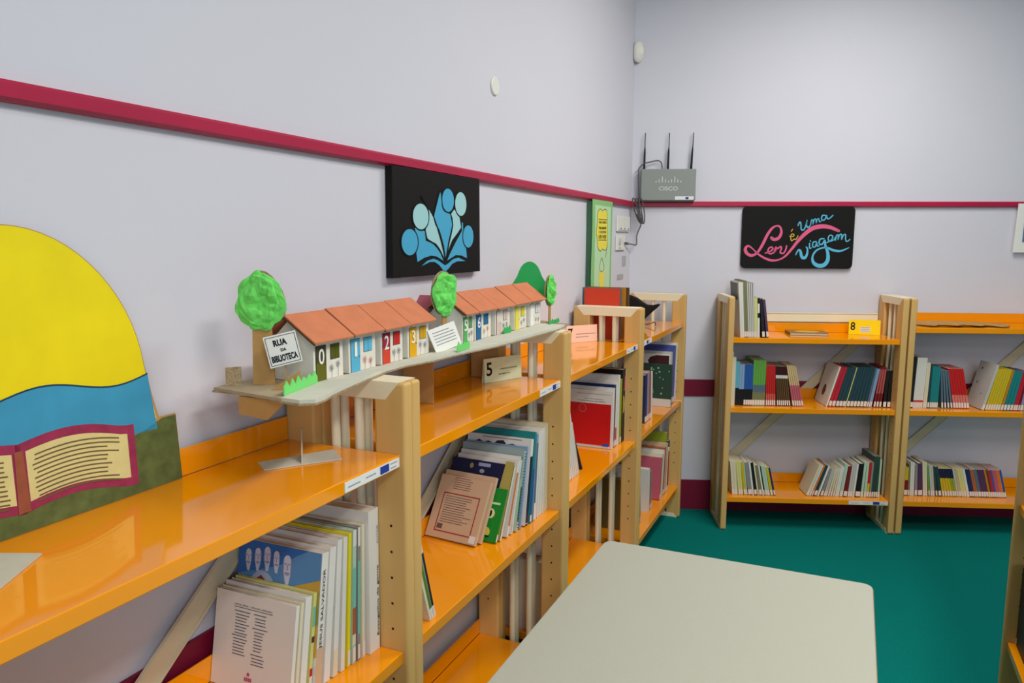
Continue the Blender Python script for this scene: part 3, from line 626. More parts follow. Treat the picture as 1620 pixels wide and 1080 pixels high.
# ---- bookcase with the torn cardboard
PHT = 'middle shelf beside number 8 bookcase'; GT = 'books on the middle shelf of the torn cardboard bookcase'
run(BACK, 0.907, 0.640, 0.080, [(3, 14, 262, 'black', 1.5, 190, {'bands': ((0.1, 0.3, (30, 26, 40)),)}), (6, 7.6, 256, 'white', 2, 180, {'bands': ((0.11, 0.155, 'red'),)}), (2, 9, 232, 'cream', 1.5, 180), (1, 10, 216, 'dark teal', 1, 160), (5, 7.6, 212, 'teal', 0.5, 160),
     (4, 9, 196, 'slate blue', -5, 150, {'lean2': -10}), (6, 11.4, 206, 'red', -11, 150, {'lean2': -12.5, 'bands': ((0.14, 0.34, (214, 120, 110)),)})], PHT, GT, 'from number 8')
o, _ = run(BACK, 1.268, 0.640, 0.050, [(1, 13, 236, 'pale grey', 14, 150), (6, 10.5, 212, 'yellow', 13, 150, {'lean2': 12}), (1, 12, 208, 'golden', 11.5, 150), (3, 13, 202, 'teal', 11, 150, {'lean2': 10}), (2, 10, 200, 'crimson', 9.5, 150), (1, 8, 196, 'maroon', 9, 150), (2, 12, 194, 'lavender', 8.5, 150)],
    'slanting group, ' + PHT, GT, 'from number 8')
Lface(o[0], 'cover_marks', [oval(0.110, 0.200, 0.005, 0.006), oval(0.115, 0.125, 0.005, 0.006), rect(0.04, 0.06, 0.075, 0.078)], paint((60, 58, 66)))
PHL = 'bottom shelf beside number 8 bookcase'; GL = 'books on the bottom shelf of the torn cardboard bookcase'
bl = {'bands': ((0.66, 1.0, 'navy'),)}
run(BACK, 0.950, 0.172, 0.105, [(1, 18, 150, 'maroon', -1, 120, {'bands': ((0.55, 1.0, 'yellow'),)}), (1, 8, 168, 'olive', -1.5, 120), (2, 10, 176, 'white', -2, 125), (1, 14, 166, 'grey', -3, 125), (1, 22, 172, 'purple', -4, 130), (2, 11, 180, 'cream', -5, 130), (1, 8, 164, 'green', -6.5, 120), (2, 10, 162, 'pale grey', -7.5, 120),
     (1, 10, 160, 'dark green', -9, 120), (1, 14, 158, 'dark teal', -10.5, 120), (4, 11, 150, 'yellow', -12, 115, dict(bl, lean2=-13.5)), (2, 10, 150, 'lime', -13.6, 115, dict(bl)), (1, 9, 146, 'pale green', -13.8, 115), (1, 13, 150, 'tan', -14, 115), (2, 12, 148, 'pale yellow', -14, 115),
     (1, 12, 148, 'white', -14.2, 115), (2, 11, 150, 'dark blue', -14.4, 115), (2, 9, 148, 'copper', -14.6, 115), (1, 14, 150, 'slate blue', -14.8, 115), (3, 11, 150, 'purple', -15, 115), (1, 9, 150, 'golden', -15.2, 115), (1, 9, 152, 'brown', -15.2, 115), (1, 10, 148, 'red', -15.2, 115), (1, 9, 150, 'violet blue', -15.2, 115), (2, 9, 150, 'rose', -15.2, 115), (2, 8, 150, 'orange', -15.2, 115), (1, 10, 150, 'blue', -15.2, 115)],
    PHL, GL, 'from number 8')
# ---- shadowed bookcase
run(RC, 0.034, 0.172, 0.034, [(1, 16, 262, 'black', 0.5, 200, {'sticker': 0.02}), (4, 28, 275, 'black', 0.3, 205, {'sticker': 0})], 'on the low shelf of the shadowed bookcase', 'black volumes in the shadowed bookcase', 'from the far end')
# flat book on the number 8 bookcase
fb = thing('book', 'ochre picture book lying flat on the number 8 bookcase', 'book', BACK @ T(0.445, 0.205, 0.9955) @ RZ(radians(-5)), 'books standing on the number 8 bookcase')
c = MB(); c.box(-0.095, 0.095, -0.065, 0.065, 0, 0.0018); c.box(-0.095, 0.095, -0.065, 0.065, 0.0112, 0.013); c.box(-0.095, -0.093, -0.065, 0.065, 0.0018, 0.0112)
c.build('cover', paint((150, 112, 50)), fb)
MB().box(-0.093, 0.092, -0.062, 0.062, 0.0018, 0.0112).build('pages', PAGES, fb)
b = flatmb(); b.poly([(0.062 * cos(q * pi / 12) , 0.044 * sin(q * pi / 12), 0.0134) for q in range(24)]); b.build('cover_print', paint((214, 176, 70)), fb)
#PART2
# ================================================================== table
tb = thing('table', 'pale beige laminate reading table with rounded corners, in front of the shelves', 'table', ROW @ T(-0.10, -0.556, 0))
X0, X1, Y0, Y1 = -0.62, 0.62, -0.3075, 0.3075
b = MB(); b.prism(rrect(X0, X1, Y0, Y1, 0.022), 0.6965, 0.7200, 'z'); b.build('table_top', TABLE, tb, None, 0.002)
c = MB(); c.prism(rrect(X0 - 0.0012, X1 + 0.0012, Y0 - 0.0012, Y1 + 0.0012, 0.023), 0.698, 0.7165, 'z'); c.build('edge_band', TEDGE, tb)
for sx in (-1, 1):
    for sy in (-1, 1):
        MB().tube([(sx * 0.56, sy * 0.25, 0.0), (sx * 0.56, sy * 0.25, 0.694)], 0.018, 14).build('leg', paint((150, 150, 148), 0.35), tb, None, 0, True)
MB().box(-0.56, 0.56, -0.258, -0.242, 0.64, 0.694).build('apron', paint((150, 150, 148), 0.35), tb)
MB().box(-0.56, 0.56, 0.242, 0.258, 0.64, 0.694).build('apron', paint((150, 150, 148), 0.35), tb)

# ================================================================== painted cut-out on the first bookcase (plain stand-in board)
cut = thing('cardboard_cutout', 'painted cardboard cut-out, plain yellow and blue with an open book, leaning on the wall', 'cutout', ROW @ T(-0.595, 0.281, 1.0555) @ RX(radians(-2.6)))
hw = 0.196
dome = [(-hw - 0.035, 0.10), (-hw - 0.03, 0.14)] + [(hw * cos(t) * (1.0 + 0.10 * (1 - sin(t))), 0.215 + 0.226 * sin(t)) for t in [pi - pi * k / 30 for k in range(31)]] + [(hw + 0.03, 0.16), (hw + 0.040, 0.118), (hw + 0.075, 0.118), (hw + 0.078, 0.0), (-hw - 0.078, 0.0), (-hw - 0.075, 0.110)]
MB().prism(dome, 0.0, 0.004, 'y').build('backing_board', CARD, cut)
PY = mat('yellow_poster_paint', (238, 218, 20), 0.6, 0.25, var=(9, 0.07)); PB = mat('blue_poster_paint', (60, 150, 190), 0.6, 0.25, var=(14, 0.10))
PG = mat('olive_green_paint', (92, 104, 58), 0.65, 0.2, var=(40, 0.25)); PM = mat('magenta_paint', (150, 50, 84), 0.65, 0.2, var=(50, 0.15)); PP = mat('cream_page_paint', (214, 204, 142), 0.65, 0.2, var=(30, 0.06))
def layer(name, polys, m, k):
    b = flatmb()
    for p in polys: b.poly([(x, -0.0004 * k, z) for x, z in p])
    return b.build(name, m, cut)
ydome = [(x * 0.992, z * 0.992 + 0.002) for x, z in dome[2:33]]
layer('yellow_field', [[(-hw - 0.034, 0.118)] + ydome + [(hw + 0.034, 0.118)]], PY, 1)
wave = [(x, 0.196 + 0.010 * sin(x * 26 + 0.6)) for x in [-hw - 0.024 + (2 * hw + 0.048) * k / 30 for k in range(31)]]
layer('blue_band', [wave + [(hw + 0.034, 0.100), (-hw - 0.034, 0.100)]], PB, 2)
layer('dark_outline', [[(x, z + 0.0015) for x, z in wave] + [(x, z - 0.001) for x, z in wave[::-1]]], paint((30, 60, 90)), 3)
layer('grass_ground', [[(-hw - 0.075, 0.001), (hw + 0.077, 0.001), (hw + 0.074, 0.116), (hw + 0.045, 0.116), (hw + 0.0, 0.100), (0.0, 0.07), (-hw, 0.10), (-hw - 0.074, 0.108)]], PG, 2)
def page(sx, inset, lift):
    n = 14; up = []; lo = []
    for k in range(n + 1):
        q = inset + (0.188 - 2 * inset) * k / n
        w = 0.014 * sin(pi * min(1, (q / 0.188) * 1.1)) - 0.012 * (q / 0.188)
        up.append((sx * q - 0.008, 0.126 + w - inset * 1.0 + lift)); lo.append((sx * q - 0.008, 0.032 + w * 0.9 + inset * 1.0))
    return up + lo[::-1]
layer('book_cover_paint', [page(-1, -0.004, 0.0), page(1, -0.004, 0.0)], PM, 3)
layer('book_pages_paint', [page(-1, 0.010, 0.0), page(1, 0.010, 0.0)], PP, 4)
ls = []
rn = random.Random(5)
for sx in (-1, 1):
    for k in range(11):
        q0 = 0.018 + rn.uniform(0, 0.006); q1 = 0.166 - rn.uniform(0, 0.03)
        zz = lambda q: 0.106 - 0.0068 * k + 0.014 * sin(pi * q / 0.188) - 0.012 * q / 0.188
        qs = [q0 + (q1 - q0) * i / 8 for i in range(9)]
        ls.append([(sx * q - 0.008, zz(q) + 0.0011) for q in qs] + [(sx * q - 0.008, zz(q) - 0.0011) for q in qs[::-1]])
layer('scribbled_lines', ls, paint((110, 92, 60), 0.7), 5)
layer('book_gutter', [[(-0.017, 0.030), (0.001, 0.030), (-0.002, 0.120), (-0.014, 0.120)]], mat('rust_paint', (150, 84, 62), 0.65, 0.2, var=(40, 0.12)), 5)

# ================================================================== model street on the first two seams
BS = (0.38, 0.15, 1.2012)
st = thing('model_street', 'handmade cardboard model street of numbered houses with RUA DA BIBLIOTECA sign', 'model', ROW @ T(*BS))
base = [(-0.285, 0.085), (-0.288, 0.045), (-0.272, 0.022), (-0.240, 0.026), (-0.20, 0.040), (-0.13, 0.056), (-0.05, 0.072), (0.04, 0.088), (0.12, 0.090), (0.21, 0.072), (0.29, 0.068), (0.37, 0.060), (0.46, 0.046), (0.56, 0.038), (0.74, 0.036), (0.88, 0.032), (0.99, 0.040), (1.075, 0.060), (1.08, 0.26), (-0.262, 0.262), (-0.258, 0.2)]
MB(BS).prism(base, 1.2014, 1.2046, 'z').build('base_board', CARDE, st)
MB(BS).prism([(x + (0.0 if 0 else 0), y) for x, y in [(-0.283, 0.086), (-0.286, 0.045), (-0.271, 0.0235), (-0.240, 0.0275), (-0.20, 0.0415), (-0.13, 0.0575), (-0.05, 0.0735), (0.04, 0.0895), (0.12, 0.0915), (0.21, 0.0735), (0.29, 0.0695), (0.37, 0.0615), (0.46, 0.0475), (0.56, 0.0395), (0.74, 0.0375), (0.88, 0.0335), (0.985, 0.0415), (0.985, 0.12), (-0.14, 0.122)]], 1.2047, 1.2110, 'z').build('pavement', mat('grey_pavement_card', (206, 206, 192), 0.8, 0.1, var=(30, 0.04)), st)
MB(BS).prism([(-0.285, 0.085), (-0.14, 0.122), (0.985, 0.12), (1.07, 0.10), (1.075, 0.258), (-0.260, 0.260)], 1.2047, 1.2100, 'z').build('ground_card', mat('grey_brown_card', (172, 156, 130), 0.85, 0.1, var=(30, 0.06)), st)
MB(BS).prism([(0.195, 1.2012), (0.195, 1.169), (0.132, 1.164), (0.090, 1.2012)], -0.268, -0.264, 'x').build('end_flap', CARD, st)
for u, ya, yb in ((0.402, 0.186, 0.275), (0.800, 0.190, 0.280)):
    c = MB(BS); c.box(u, u + 0.004, ya, yb, 1.0562, 1.2010); c.box(u + 0.004, u + 0.05, yb - 0.004, yb, 1.0562, 1.2010); c.build('support_leg', CARD, st)
ROOFS = {'0': (-0.166, -0.046, 0.0), '1': (-0.0425, 0.062, 0.0022), '2': (0.066, 0.168, 0.0012), '3': (0.1685, 0.280, 0.0026), '5': (0.434, 0.5055, 0.0), '6': (0.5085, 0.622, 0.0016), '7': (0.6255, 0.746, 0.0010), '8': (0.7495, 0.867, 0.0030), '9': (0.8705, 0.988, 0.0034)}
NUM = [('0', (-0.150, -0.060), (100, 100, 24), (86, 88, 20)), ('1', (-0.041, 0.052), (90, 176, 210), (96, 180, 216)), ('2', (0.072, 0.158), (214, 72, 48), (196, 44, 40)), ('3', (0.180, 0.273), (226, 170, 24), (206, 160, 30)),
       ('5', (0.444, 0.506), (86, 176, 96), (96, 160, 96)), ('6', (0.514, 0.612), (40, 104, 150), (40, 104, 150)), ('7', (0.641, 0.739), (214, 190, 182), (206, 186, 180)), ('8', (0.770, 0.862), (226, 214, 70), (222, 208, 60)), ('9', (0.884, 0.979), (232, 232, 230), (210, 212, 216))]
FV, BV, ZF, ZE, ZR, VR = 0.1225, 0.222, 1.2112, 1.284, 1.331, 0.175
HL = {'0': 'paper house with an olive door numbered 0', '1': 'paper house with a light blue door numbered 1', '2': 'paper house with a red door numbered 2', '3': 'paper house with a golden door numbered 3', '5': 'paper house with a green door numbered 5',
      '6': 'paper house with a dark blue door numbered 6', '7': 'paper house with a faded pink door', '8': 'paper house with a pale yellow door', '9': 'end paper house with a white door'}
def house(num, u0, u1, door, win, du=0.0):
    h = tag(MB(BS).prism([(FV, ZF), (BV, ZF), (BV, ZE - 0.001), (VR, ZR - 0.003), (FV, ZE - 0.001)], u0, u1, 'x').build('house', HWALL, st), HL[num])
    r = MB(BS)
    a, e = Vector((VR, ZR + 0.0030)), 0.0024
    ra, rb_, dz = ROOFS[num]
    f = [(VR, ZR + 0.0065 + dz), (0.104, 1.2885 + dz * 0.6), (0.1045, 1.2858 + dz * 0.6), (VR, ZR + 0.0035 + dz)]
    g = [(VR, ZR + 0.0065 + dz), (VR, ZR + 0.0035 + dz), (0.240, 1.2858), (0.2405, 1.2885)]
    r.prism(f, ra, rb_, 'x'); r.prism(g, ra, rb_, 'x')
    e = MB(BS); q0 = 0.0042
    e.prism([(VR, ZR + 0.0034 + dz), (0.1055, 1.2858 + dz * 0.6), (0.1065, 1.2858 + dz * 0.6 - 0.003), (VR, ZR - 0.0002 + dz)], ra - 0.0012, ra + 0.003, 'x')
    e.build('roof_edge', paint((92, 62, 48), 0.9), h)
    r.build('roof', ROOF, h)
    w = u1 - u0; y = FV - 0.0005
    d0 = u0 + 0.05 * w + 0.002; d1 = d0 + min(0.030, 0.33 * w); zt = 1.2775
    def q(name, x0, x1, z0, z1, col, k=1):
        b = flatmb(BS); b.quad((x0, y - 0.0004 * k, z0), (x1, y - 0.0004 * k, z0), (x1, y - 0.0004 * k, z1), (x0, y - 0.0004 * k, z1)); return b.build(name, paint(col, 0.7), h)
    q('door_outline', d0 - 0.0008, d1 + 0.0008, ZF, zt + 0.0008, (50, 52, 60))
    q('door', d0, d1, ZF, zt, door, 2)
    if num in '07' or num == '2': q('door_top', d0, d1, 1.246, zt, {'0': (74, 70, 40), '7': (220, 208, 200), '2': (150, 40, 60)}[num], 3)
    if num not in '789': text('numeral', num, 0.0165 if num != '1' else 0.0085, 0.030, paint((238, 238, 234), 0.7), h, axes((1, 0, 0), (0, 0, 1), ((d0 + d1) / 2 - BS[0], y - 0.002 - BS[1], 1.2575 - BS[2])), 0.01)
    k0 = d1 + 0.16 * w; k1 = k0 + min(0.028, 0.30 * w)
    q('window_outline', k0 - 0.0008, k1 + 0.0008, 1.2478, 1.2772, (50, 52, 60))
    b = flatmb(BS); km = (k0 + k1) / 2
    for x0, x1 in ((k0, km - 0.0004), (km + 0.0004, k1)): b.quad((x0, y - 0.0008, 1.2486), (x1, y - 0.0008, 1.2486), (x1, y - 0.0008, 1.2764), (x0, y - 0.0008, 1.2764))
    b.build('window_shutter', paint(win, 0.7), h)
    q('door_knob', d1 - 0.0035, d1 - 0.0015, 1.240, 1.243, (30, 30, 34), 4)
    # pencilled flowers beside the door
    b = flatmb(BS); rr = random.Random(num)
    for k in range(2):
        cx = d1 + w * (0.18 + 0.22 * k); cz = 1.2115 + rr.uniform(0.016, 0.026)
        ribbon(b, [(cx, 1.2125), (cx + 0.001, (cz + 1.2125) / 2), (cx, cz - 0.003)], 0.0010, y - 0.0008, 3)
        for j in range(5):
            t = 2 * pi * j / 5; ribbon(b, [(cx, cz), (cx + 0.0062 * cos(t - 0.35), cz + 0.0062 * sin(t - 0.35)), (cx + 0.0062 * cos(t + 0.35), cz + 0.0062 * sin(t + 0.35)), (cx, cz)], 0.0009, y - 0.0008, 3)
    b.build('flower_drawing', paint({'1': (206, 130, 130), '6': (200, 150, 110)}.get(num, (140, 136, 144)), 0.7), h)
    return h
for num, (u0, u1), dc, wc in NUM: house(num, u0, u1, dc, wc)
# the set-back house with its gable to the street
h4 = MB(BS).prism([(0.424, ZF), (0.512, ZF), (0.512, 1.280), (0.468, 1.326), (0.424, 1.280)], 0.2255, 0.258, 'y').build('house', HWALL, st)
r = MB(BS); r.prism([(0.468, 1.331), (0.417, 1.2815), (0.4185, 1.2790), (0.468, 1.3275)], 0.215, 0.262, 'y'); r.prism([(0.468, 1.331), (0.468, 1.3275), (0.5175, 1.2790), (0.519, 1.2815)], 0.215, 0.262, 'y'); r.build('roof', PURPLE, h4)
h4['label'] = 'set-back white house with a purple gable roof'
# trees
def crumpled(name, M, rx, rz, seed, m, parent, thick=0.0085, wide=lambda z: 1.0):
    bm = bmesh.new(); bmesh.ops.create_icosphere(bm, subdivisions=4, radius=1.0)
    for v in bm.verts:
        p = v.co.copy()
        q = p * 1.6 + Vector((seed, seed * 2, 0)); p0 = p.copy()
        n1 = noise.noise(q)
        d1, _p = noise.voronoi(p * 2.1 + Vector((seed, 1, 0)))
        d2, _p = noise.voronoi(p * 4.2 + Vector((0, seed, 2)))
        f = 1 + 0.24 * n1 + 0.05 * noise.noise(p * 3.1 + Vector((0, 0, seed)))
        dd = thick * (0.30 + 2.0 * (d1[1] - d1[0]) + 0.9 * (d2[1] - d2[0]) + 0.6 * n1)
        v.co = Vector((p.x * rx * f * wide(p.z), p.y * dd, p.z * rz * f))
    me = bpy.data.meshes.new(name); bm.to_mesh(me); bm.free()
    return put(name, me, m, parent, M)
def tree(M, trunk, crown, rx, rz, seed, m, flat=False, label=None, wide=lambda z: 1.0):
    """trunk: (width, z0, z1); crown centre height"""
    w, z0, z1 = trunk
    t = MB().prism([(-w / 2, z0), (w / 2, z0), (w * 0.42, z1), (w * 0.16, z1 - 0.006), (0.0, z1 + 0.004), (-w * 0.2, z1 - 0.004), (-w * 0.42, z1)], -0.002, 0.002, 'y').build('tree', CARD, st, M)
    if label: t['label'] = label
    if flat:
        MB().prism(flat, 0.0025, 0.0055, 'y').build('crown', m, t)
    else:
        MB().prism([(x * 1.02 * wide(z / rz), z + crown) for x, z in [(rx * cos(2 * pi * k / 20), rz * sin(2 * pi * k / 20)) for k in range(20)]], 0.0024, 0.0050, 'y').build('crown_backing', CARDE, t)
        crumpled('crown', T(0, -0.005, crown), rx, rz, seed, m, t, wide=wide)
    return t
tree(T(-0.200 - BS[0], 0.196 - BS[1], 1.2102 - BS[2]) @ RZ(radians(-62)), (0.040, 0.0, 0.122), 0.157, 0.042, 0.053, 1.3, GREENP, wide=lambda z: 1.0 - 0.26 * z - (0.25 if z < -0.75 else 0), label='bushy green paper tree beside the street sign')
tree(T(0.402 - BS[0], 0.152 - BS[1], 1.2112 - BS[2]) @ RZ(radians(-14)), (0.018, 0.0, 0.085), 0.132, 0.042, 0.056, 4.1, GREENP, label='tall oval green paper tree mid street')
tree(T(1.022 - BS[0], 0.108 - BS[1], 1.2102 - BS[2]), (0.016, 0.0, 0.062), 0.104, 0.034, 0.050, 7.7, GREENP, label='slim green paper tree at the far end')
lobes = []
for k in range(40):
    t = 2 * pi * k / 40; q = 1 + 0.17 * cos(3 * (t - pi / 2)); lobes.append((0.060 * q * cos(t), 0.118 + 0.066 * q * sin(t)))
tree(T(1.050 - BS[0], 0.190 - BS[1], 1.2102 - BS[2]) @ RZ(radians(-52)), (0.020, 0.0, 0.100), 0, 0, 0, 0, GREEND, flat=lobes, label='flat dark green card tree at the far end')
def tuft(M, w, h, m, n, label=None):
    pts = [(-w / 2, 0)] + [(w / 2, 0)]
    top = []
    for k in range(2 * n + 1):
        x = w / 2 - w * k / (2 * n); top.append((x, h * (1.0 if k % 2 else 0.55) * (0.85 + 0.3 * ((k * 7) % 5) / 5)))
    return MB().prism(pts + top, -0.001, 0.001, 'y').build('grass_tuft', m, st, M)
tuft(axes(Vector((0.123, 0.027, 0)).normalized(), (0, 0, 1), (-0.2085 - BS[0], 0.104 - BS[1], 1.2114 - BS[2])) @ RX(-pi / 2), 0.126, 0.024, GRASS, 6)
tuft(T(0.342 - BS[0], 0.066 - BS[1], 1.2114 - BS[2]), 0.066, 0.022, GRASS, 4)
tuft(T(0.700 - BS[0], 0.112 - BS[1], 1.2114 - BS[2]), 0.050, 0.022, GRASSD, 3)
tuft(T(1.005 - BS[0], 0.085 - BS[1], 1.2104 - BS[2]), 0.088, 0.016, GRASSD, 5)
# street sign
SM = T(-0.192 - BS[0], 0.152 - BS[1], 1.2102 - BS[2]) @ RZ(radians(-46))
sg = MB().box(-0.0025, 0.0025, -0.001, 0.001, 0, 0.045).build('street_sign', CARDE, st, SM)
SB = T(-0.004, -0.004, 0.068) @ RY(radians(-12))
bd = MB().box(-0.029, 0.029, -0.001, 0.001, -0.029, 0.029).build('sign_board', WHITE, sg, SB)
b = flatmb(); y = -0.0014
for a in ((-0.0265, 0.0265, 0.0252, 0.0262), (-0.0265, 0.0265, -0.0262, -0.0252), (-0.0265, -0.0255, -0.0262, 0.0262), (0.0255, 0.0265, -0.0262, 0.0262)): b.quad((a[0], y, a[2]), (a[1], y, a[2]), (a[1], y, a[3]), (a[0], y, a[3]))
b.build('sign_border', INK, sg, SB)
for s, w, h, z, x in (('RUA', 0.024, 0.012, 0.014, -0.002), ('DA', 0.010, 0.0055, 0.000, 0.001), ('BIBLIOTECA', 0.046, 0.0125, -0.0145, 0.0)):
    text('sign_lettering', s, w, h, INK, sg, SB @ T(x, -0.0016, z) @ FRONT, 0.045)
MB().prism([(-0.028, 0), (0.022, 0), (0.024, 0.034)], -0.001, 0.001, 'y').build('cardboard_brace', CARD, st, T(-0.218 - BS[0], 0.128 - BS[1], 1.2102 - BS[2]) @ RZ(radians(-50)))
MB().prism([(-0.014, 0), (0.014, 0), (0.014, 0.036), (-0.014, 0.034)], -0.001, 0.001, 'y').build('cardboard_brace', CARDE, st, T(-0.235 - BS[0], 0.236 - BS[1], 1.2102 - BS[2]) @ RZ(radians(-60)))
# leaning text card
TC = T(0.345 - BS[0], 0.108 - BS[1], 1.2115 - BS[2]) @ RX(radians(-14)) @ RY(radians(-3))
tc = MB().prism([(-0.062, 0), (0.070, 0), (0.057, 0.062), (-0.078, 0.058)], -0.001, 0.001, 'y').build('text_card', WHITE, st, TC)
b = flatmb()
for k in range(5):
    z = 0.047 - 0.0075 * k; x0 = -0.062 + 0.0022 * k; x1 = 0.042 + 0.002 * k - (0.02 if k == 0 else 0)
    b.quad((x0, -0.0014, z), (x1, -0.0014, z + 0.001), (x1, -0.0014, z + 0.0026), (x0, -0.0014, z + 0.0014))
b.build('small_print', paint((96, 98, 110)), tc)

# ================================================================== section cards
def tentcard(name, label, M, w, h, m, num, lines, nx=None):
    root = thing('section_card', label, 'card', M, 'numbered section cards on the shelves')
    a = radians(3.5)
    f = MB().prism([(0.0, 0.0), (0.0012, 0.0), (h * tan(a) + 0.0012, h), (h * tan(a), h)], -w / 2, w / 2, 'x').build('front_leaf', m, root)
    MB().prism([(2 * h * tan(a) + 0.0024, 0.0), (2 * h * tan(a) + 0.0036, 0.0), (h * tan(a) + 0.0024, h), (h * tan(a) + 0.0012, h)], -w / 2, w / 2, 'x').build('rear_leaf', m, root)
    F = T(0, -0.0004, 0) @ RX(-a)
    text('numeral', num, w * 0.15, h * 0.56, INK, root, F @ T(-w * 0.37, 0, h * 0.56) @ FRONT, 0.02)
    lines(root, F)
    return root
def l5(root, F):
    text('card_lettering', '- CIÊNCIAS NATURAIS', 0.074, 0.0052, paint((60, 62, 60)), root, F @ T(0.020, 0, 0.037) @ FRONT, 0.03)
    text('card_lettering', 'MATEMÁTICA', 0.046, 0.0050, paint((60, 62, 60)), root, F @ T(0.004, 0, 0.022) @ FRONT, 0.03)
tentcard('5', 'pale green card numbered 5 on the orange shelf below the model street', ROW @ T(0.783, 0.1615, 1.0556) @ RZ(math.atan2(-0.057, 0.142)), 0.153, 0.072, mat('pale_green_card', (222, 234, 196), 0.7, 0.2), '5', l5)
def l7(root, F):
    b = flatmb()
    b.quad((-0.03, -0.0003, 0.0335), (0.068, -0.0003, 0.0335), (0.068, -0.0003, 0.0355), (-0.03, -0.0003, 0.0355)); b.quad((-0.03, -0.0003, 0.021), (0.032, -0.0003, 0.021), (0.032, -0.0003, 0.023), (-0.03, -0.0003, 0.023))
    b.build('small_print', paint((120, 110, 130)), root, F)
tentcard('7', 'pink card numbered 7 on an orange shelf', ROW @ T(1.716, 0.231, 1.0556) @ RZ(math.atan2(-0.078, 0.104)), 0.153, 0.070, mat('pink_card', (246, 204, 182), 0.7, 0.2), '7', l7)
def l8(root, F):
    b = flatmb(); b.quad((-0.02, -0.0003, 0.012), (0.028, -0.0003, 0.012), (0.028, -0.0003, 0.042), (-0.02, -0.0003, 0.042)); b.build('white_slip', paint((226, 222, 206)), root, F)
    b = flatmb()
    for z in (0.018, 0.027, 0.036): b.quad((-0.017, -0.0006, z), (0.025, -0.0006, z), (0.025, -0.0006, z + 0.003), (-0.017, -0.0006, z + 0.003))
    b.build('small_print', paint((150, 140, 120)), root, F)
tentcard('8', 'bright yellow card numbered 8 on an orange shelf', BACK @ T(0.735, 0.200, 0.9956) @ RZ(math.atan2(-0.030, 0.121)), 0.150, 0.076, mat('yellow_card', (250, 216, 0), 0.6, 0.25), '8', l8)

# grey card stand and loose grey card on the first shelf
M = ROW @ T(-0.1475, 0.1625, 1.0555)
r = thing('card_stand', 'grey cardboard stand with an upright fin on the first orange shelf', 'stand', M)
MB().prism([(-0.0475, 0.0615), (-0.0795, 0.0175), (0.0395, -0.0675), (0.0875, -0.0115)], 0.0, 0.002, 'z').build('stand_base', GREYCARD, r)
MB().prism([(-0.030, 0.0022), (0.030, 0.0022), (0.032, 0.056), (0.022, 0.056)], -0.0009, 0.0009, 'y').build('upright_fin', GREYCARD, r, T(0.004, -0.001, 0) @ RZ(radians(38)))
MB().prism([(-0.645, 0.187), (-0.668, 0.238), (-0.80, 0.236), (-0.85, 0.12), (-0.731, 0.136)], 1.0556, 1.0582, 'z').build('grey_card', GREYCARD, None, ROW)
tag(bpy.data.objects['grey_card'], 'loose grey card lying on the orange shelf before the yellow cut-out', 'card')

# torn cardboard on the far bookcase
rr = random.Random(11); up = []; lo = []
for k in range(25):
    x = 0.93 + 0.47 * k / 24
    up.append((x, 0.245 - 0.05 * (k / 24) ** 2 + rr.uniform(-0.008, 0.008))); lo.append((x, 0.075 + 0.05 * max(0, (4 - k) / 4) + 0.02 * sin(k * 1.1) + rr.uniform(-0.006, 0.006)))
b = MB(); n = len(up)
vs = []
for (x, y), (x2, y2) in zip(up, lo):
    zc = 1.0572 + 0.006 * abs(sin((x - 0.93) * 7))
    vs += [(x, y, zc + 0.001), (x2, y2, zc), (x, y, zc + 0.006), (x2, y2, zc + 0.005)]
fs = []
for i in range(n - 1):
    a = 4 * i; c = a + 4
    fs += [(a + 2, a + 3, c + 3, c + 2), (a, c, c + 1, a + 1), (a + 1, c + 1, c + 3, a + 3), (a, a + 2, c + 2, c)]
fs += [(0, 1, 3, 2), (4 * n - 4, 4 * n - 2, 4 * n - 1, 4 * n - 3)]
b.add(vs, fs)
tag(b.build('torn_cardboard', CARD, None, BACK), 'torn brown cardboard sheet lying on the orange top shelf', 'cardboard')

# black felt shape on the last bookcase
bf_ = thing('felt_figure', 'black felt shape with a pointed curled tip on the last bookcase', 'figure', ROW @ T(2.42, 0.15, 1.0555))
prof = [(0.105, 0.0), (0.115, 0.165), (0.085, 0.153), (0.04, 0.138), (0.012, 0.118), (-0.012, 0.105), (-0.040, 0.104), (-0.068, 0.112), (-0.076, 0.109), (-0.066, 0.096), (-0.045, 0.078), (-0.012, 0.046), (0.012, 0.018), (0.02, 0.0)]
me = MB().prism(prof, -0.022, 0.022, 'x').mesh('felt_body', 0.006)
put('felt_body', me, mat('black_felt', (34, 34, 34), 0.9, 0.1, bump=(200, 0.2, 0.001)), bf_)
MB().tube(catmull([(0.0, 0.0, 0.008), (0.0, -0.03, 0.012), (0.0, -0.052, 0.022), (0.0, -0.058, 0.010), (0.0, -0.056, 0.003)], 6), 0.0022, 6).build('wire_curl', INK, bf_)

# ================================================================== things on the walls
FRW = ROW
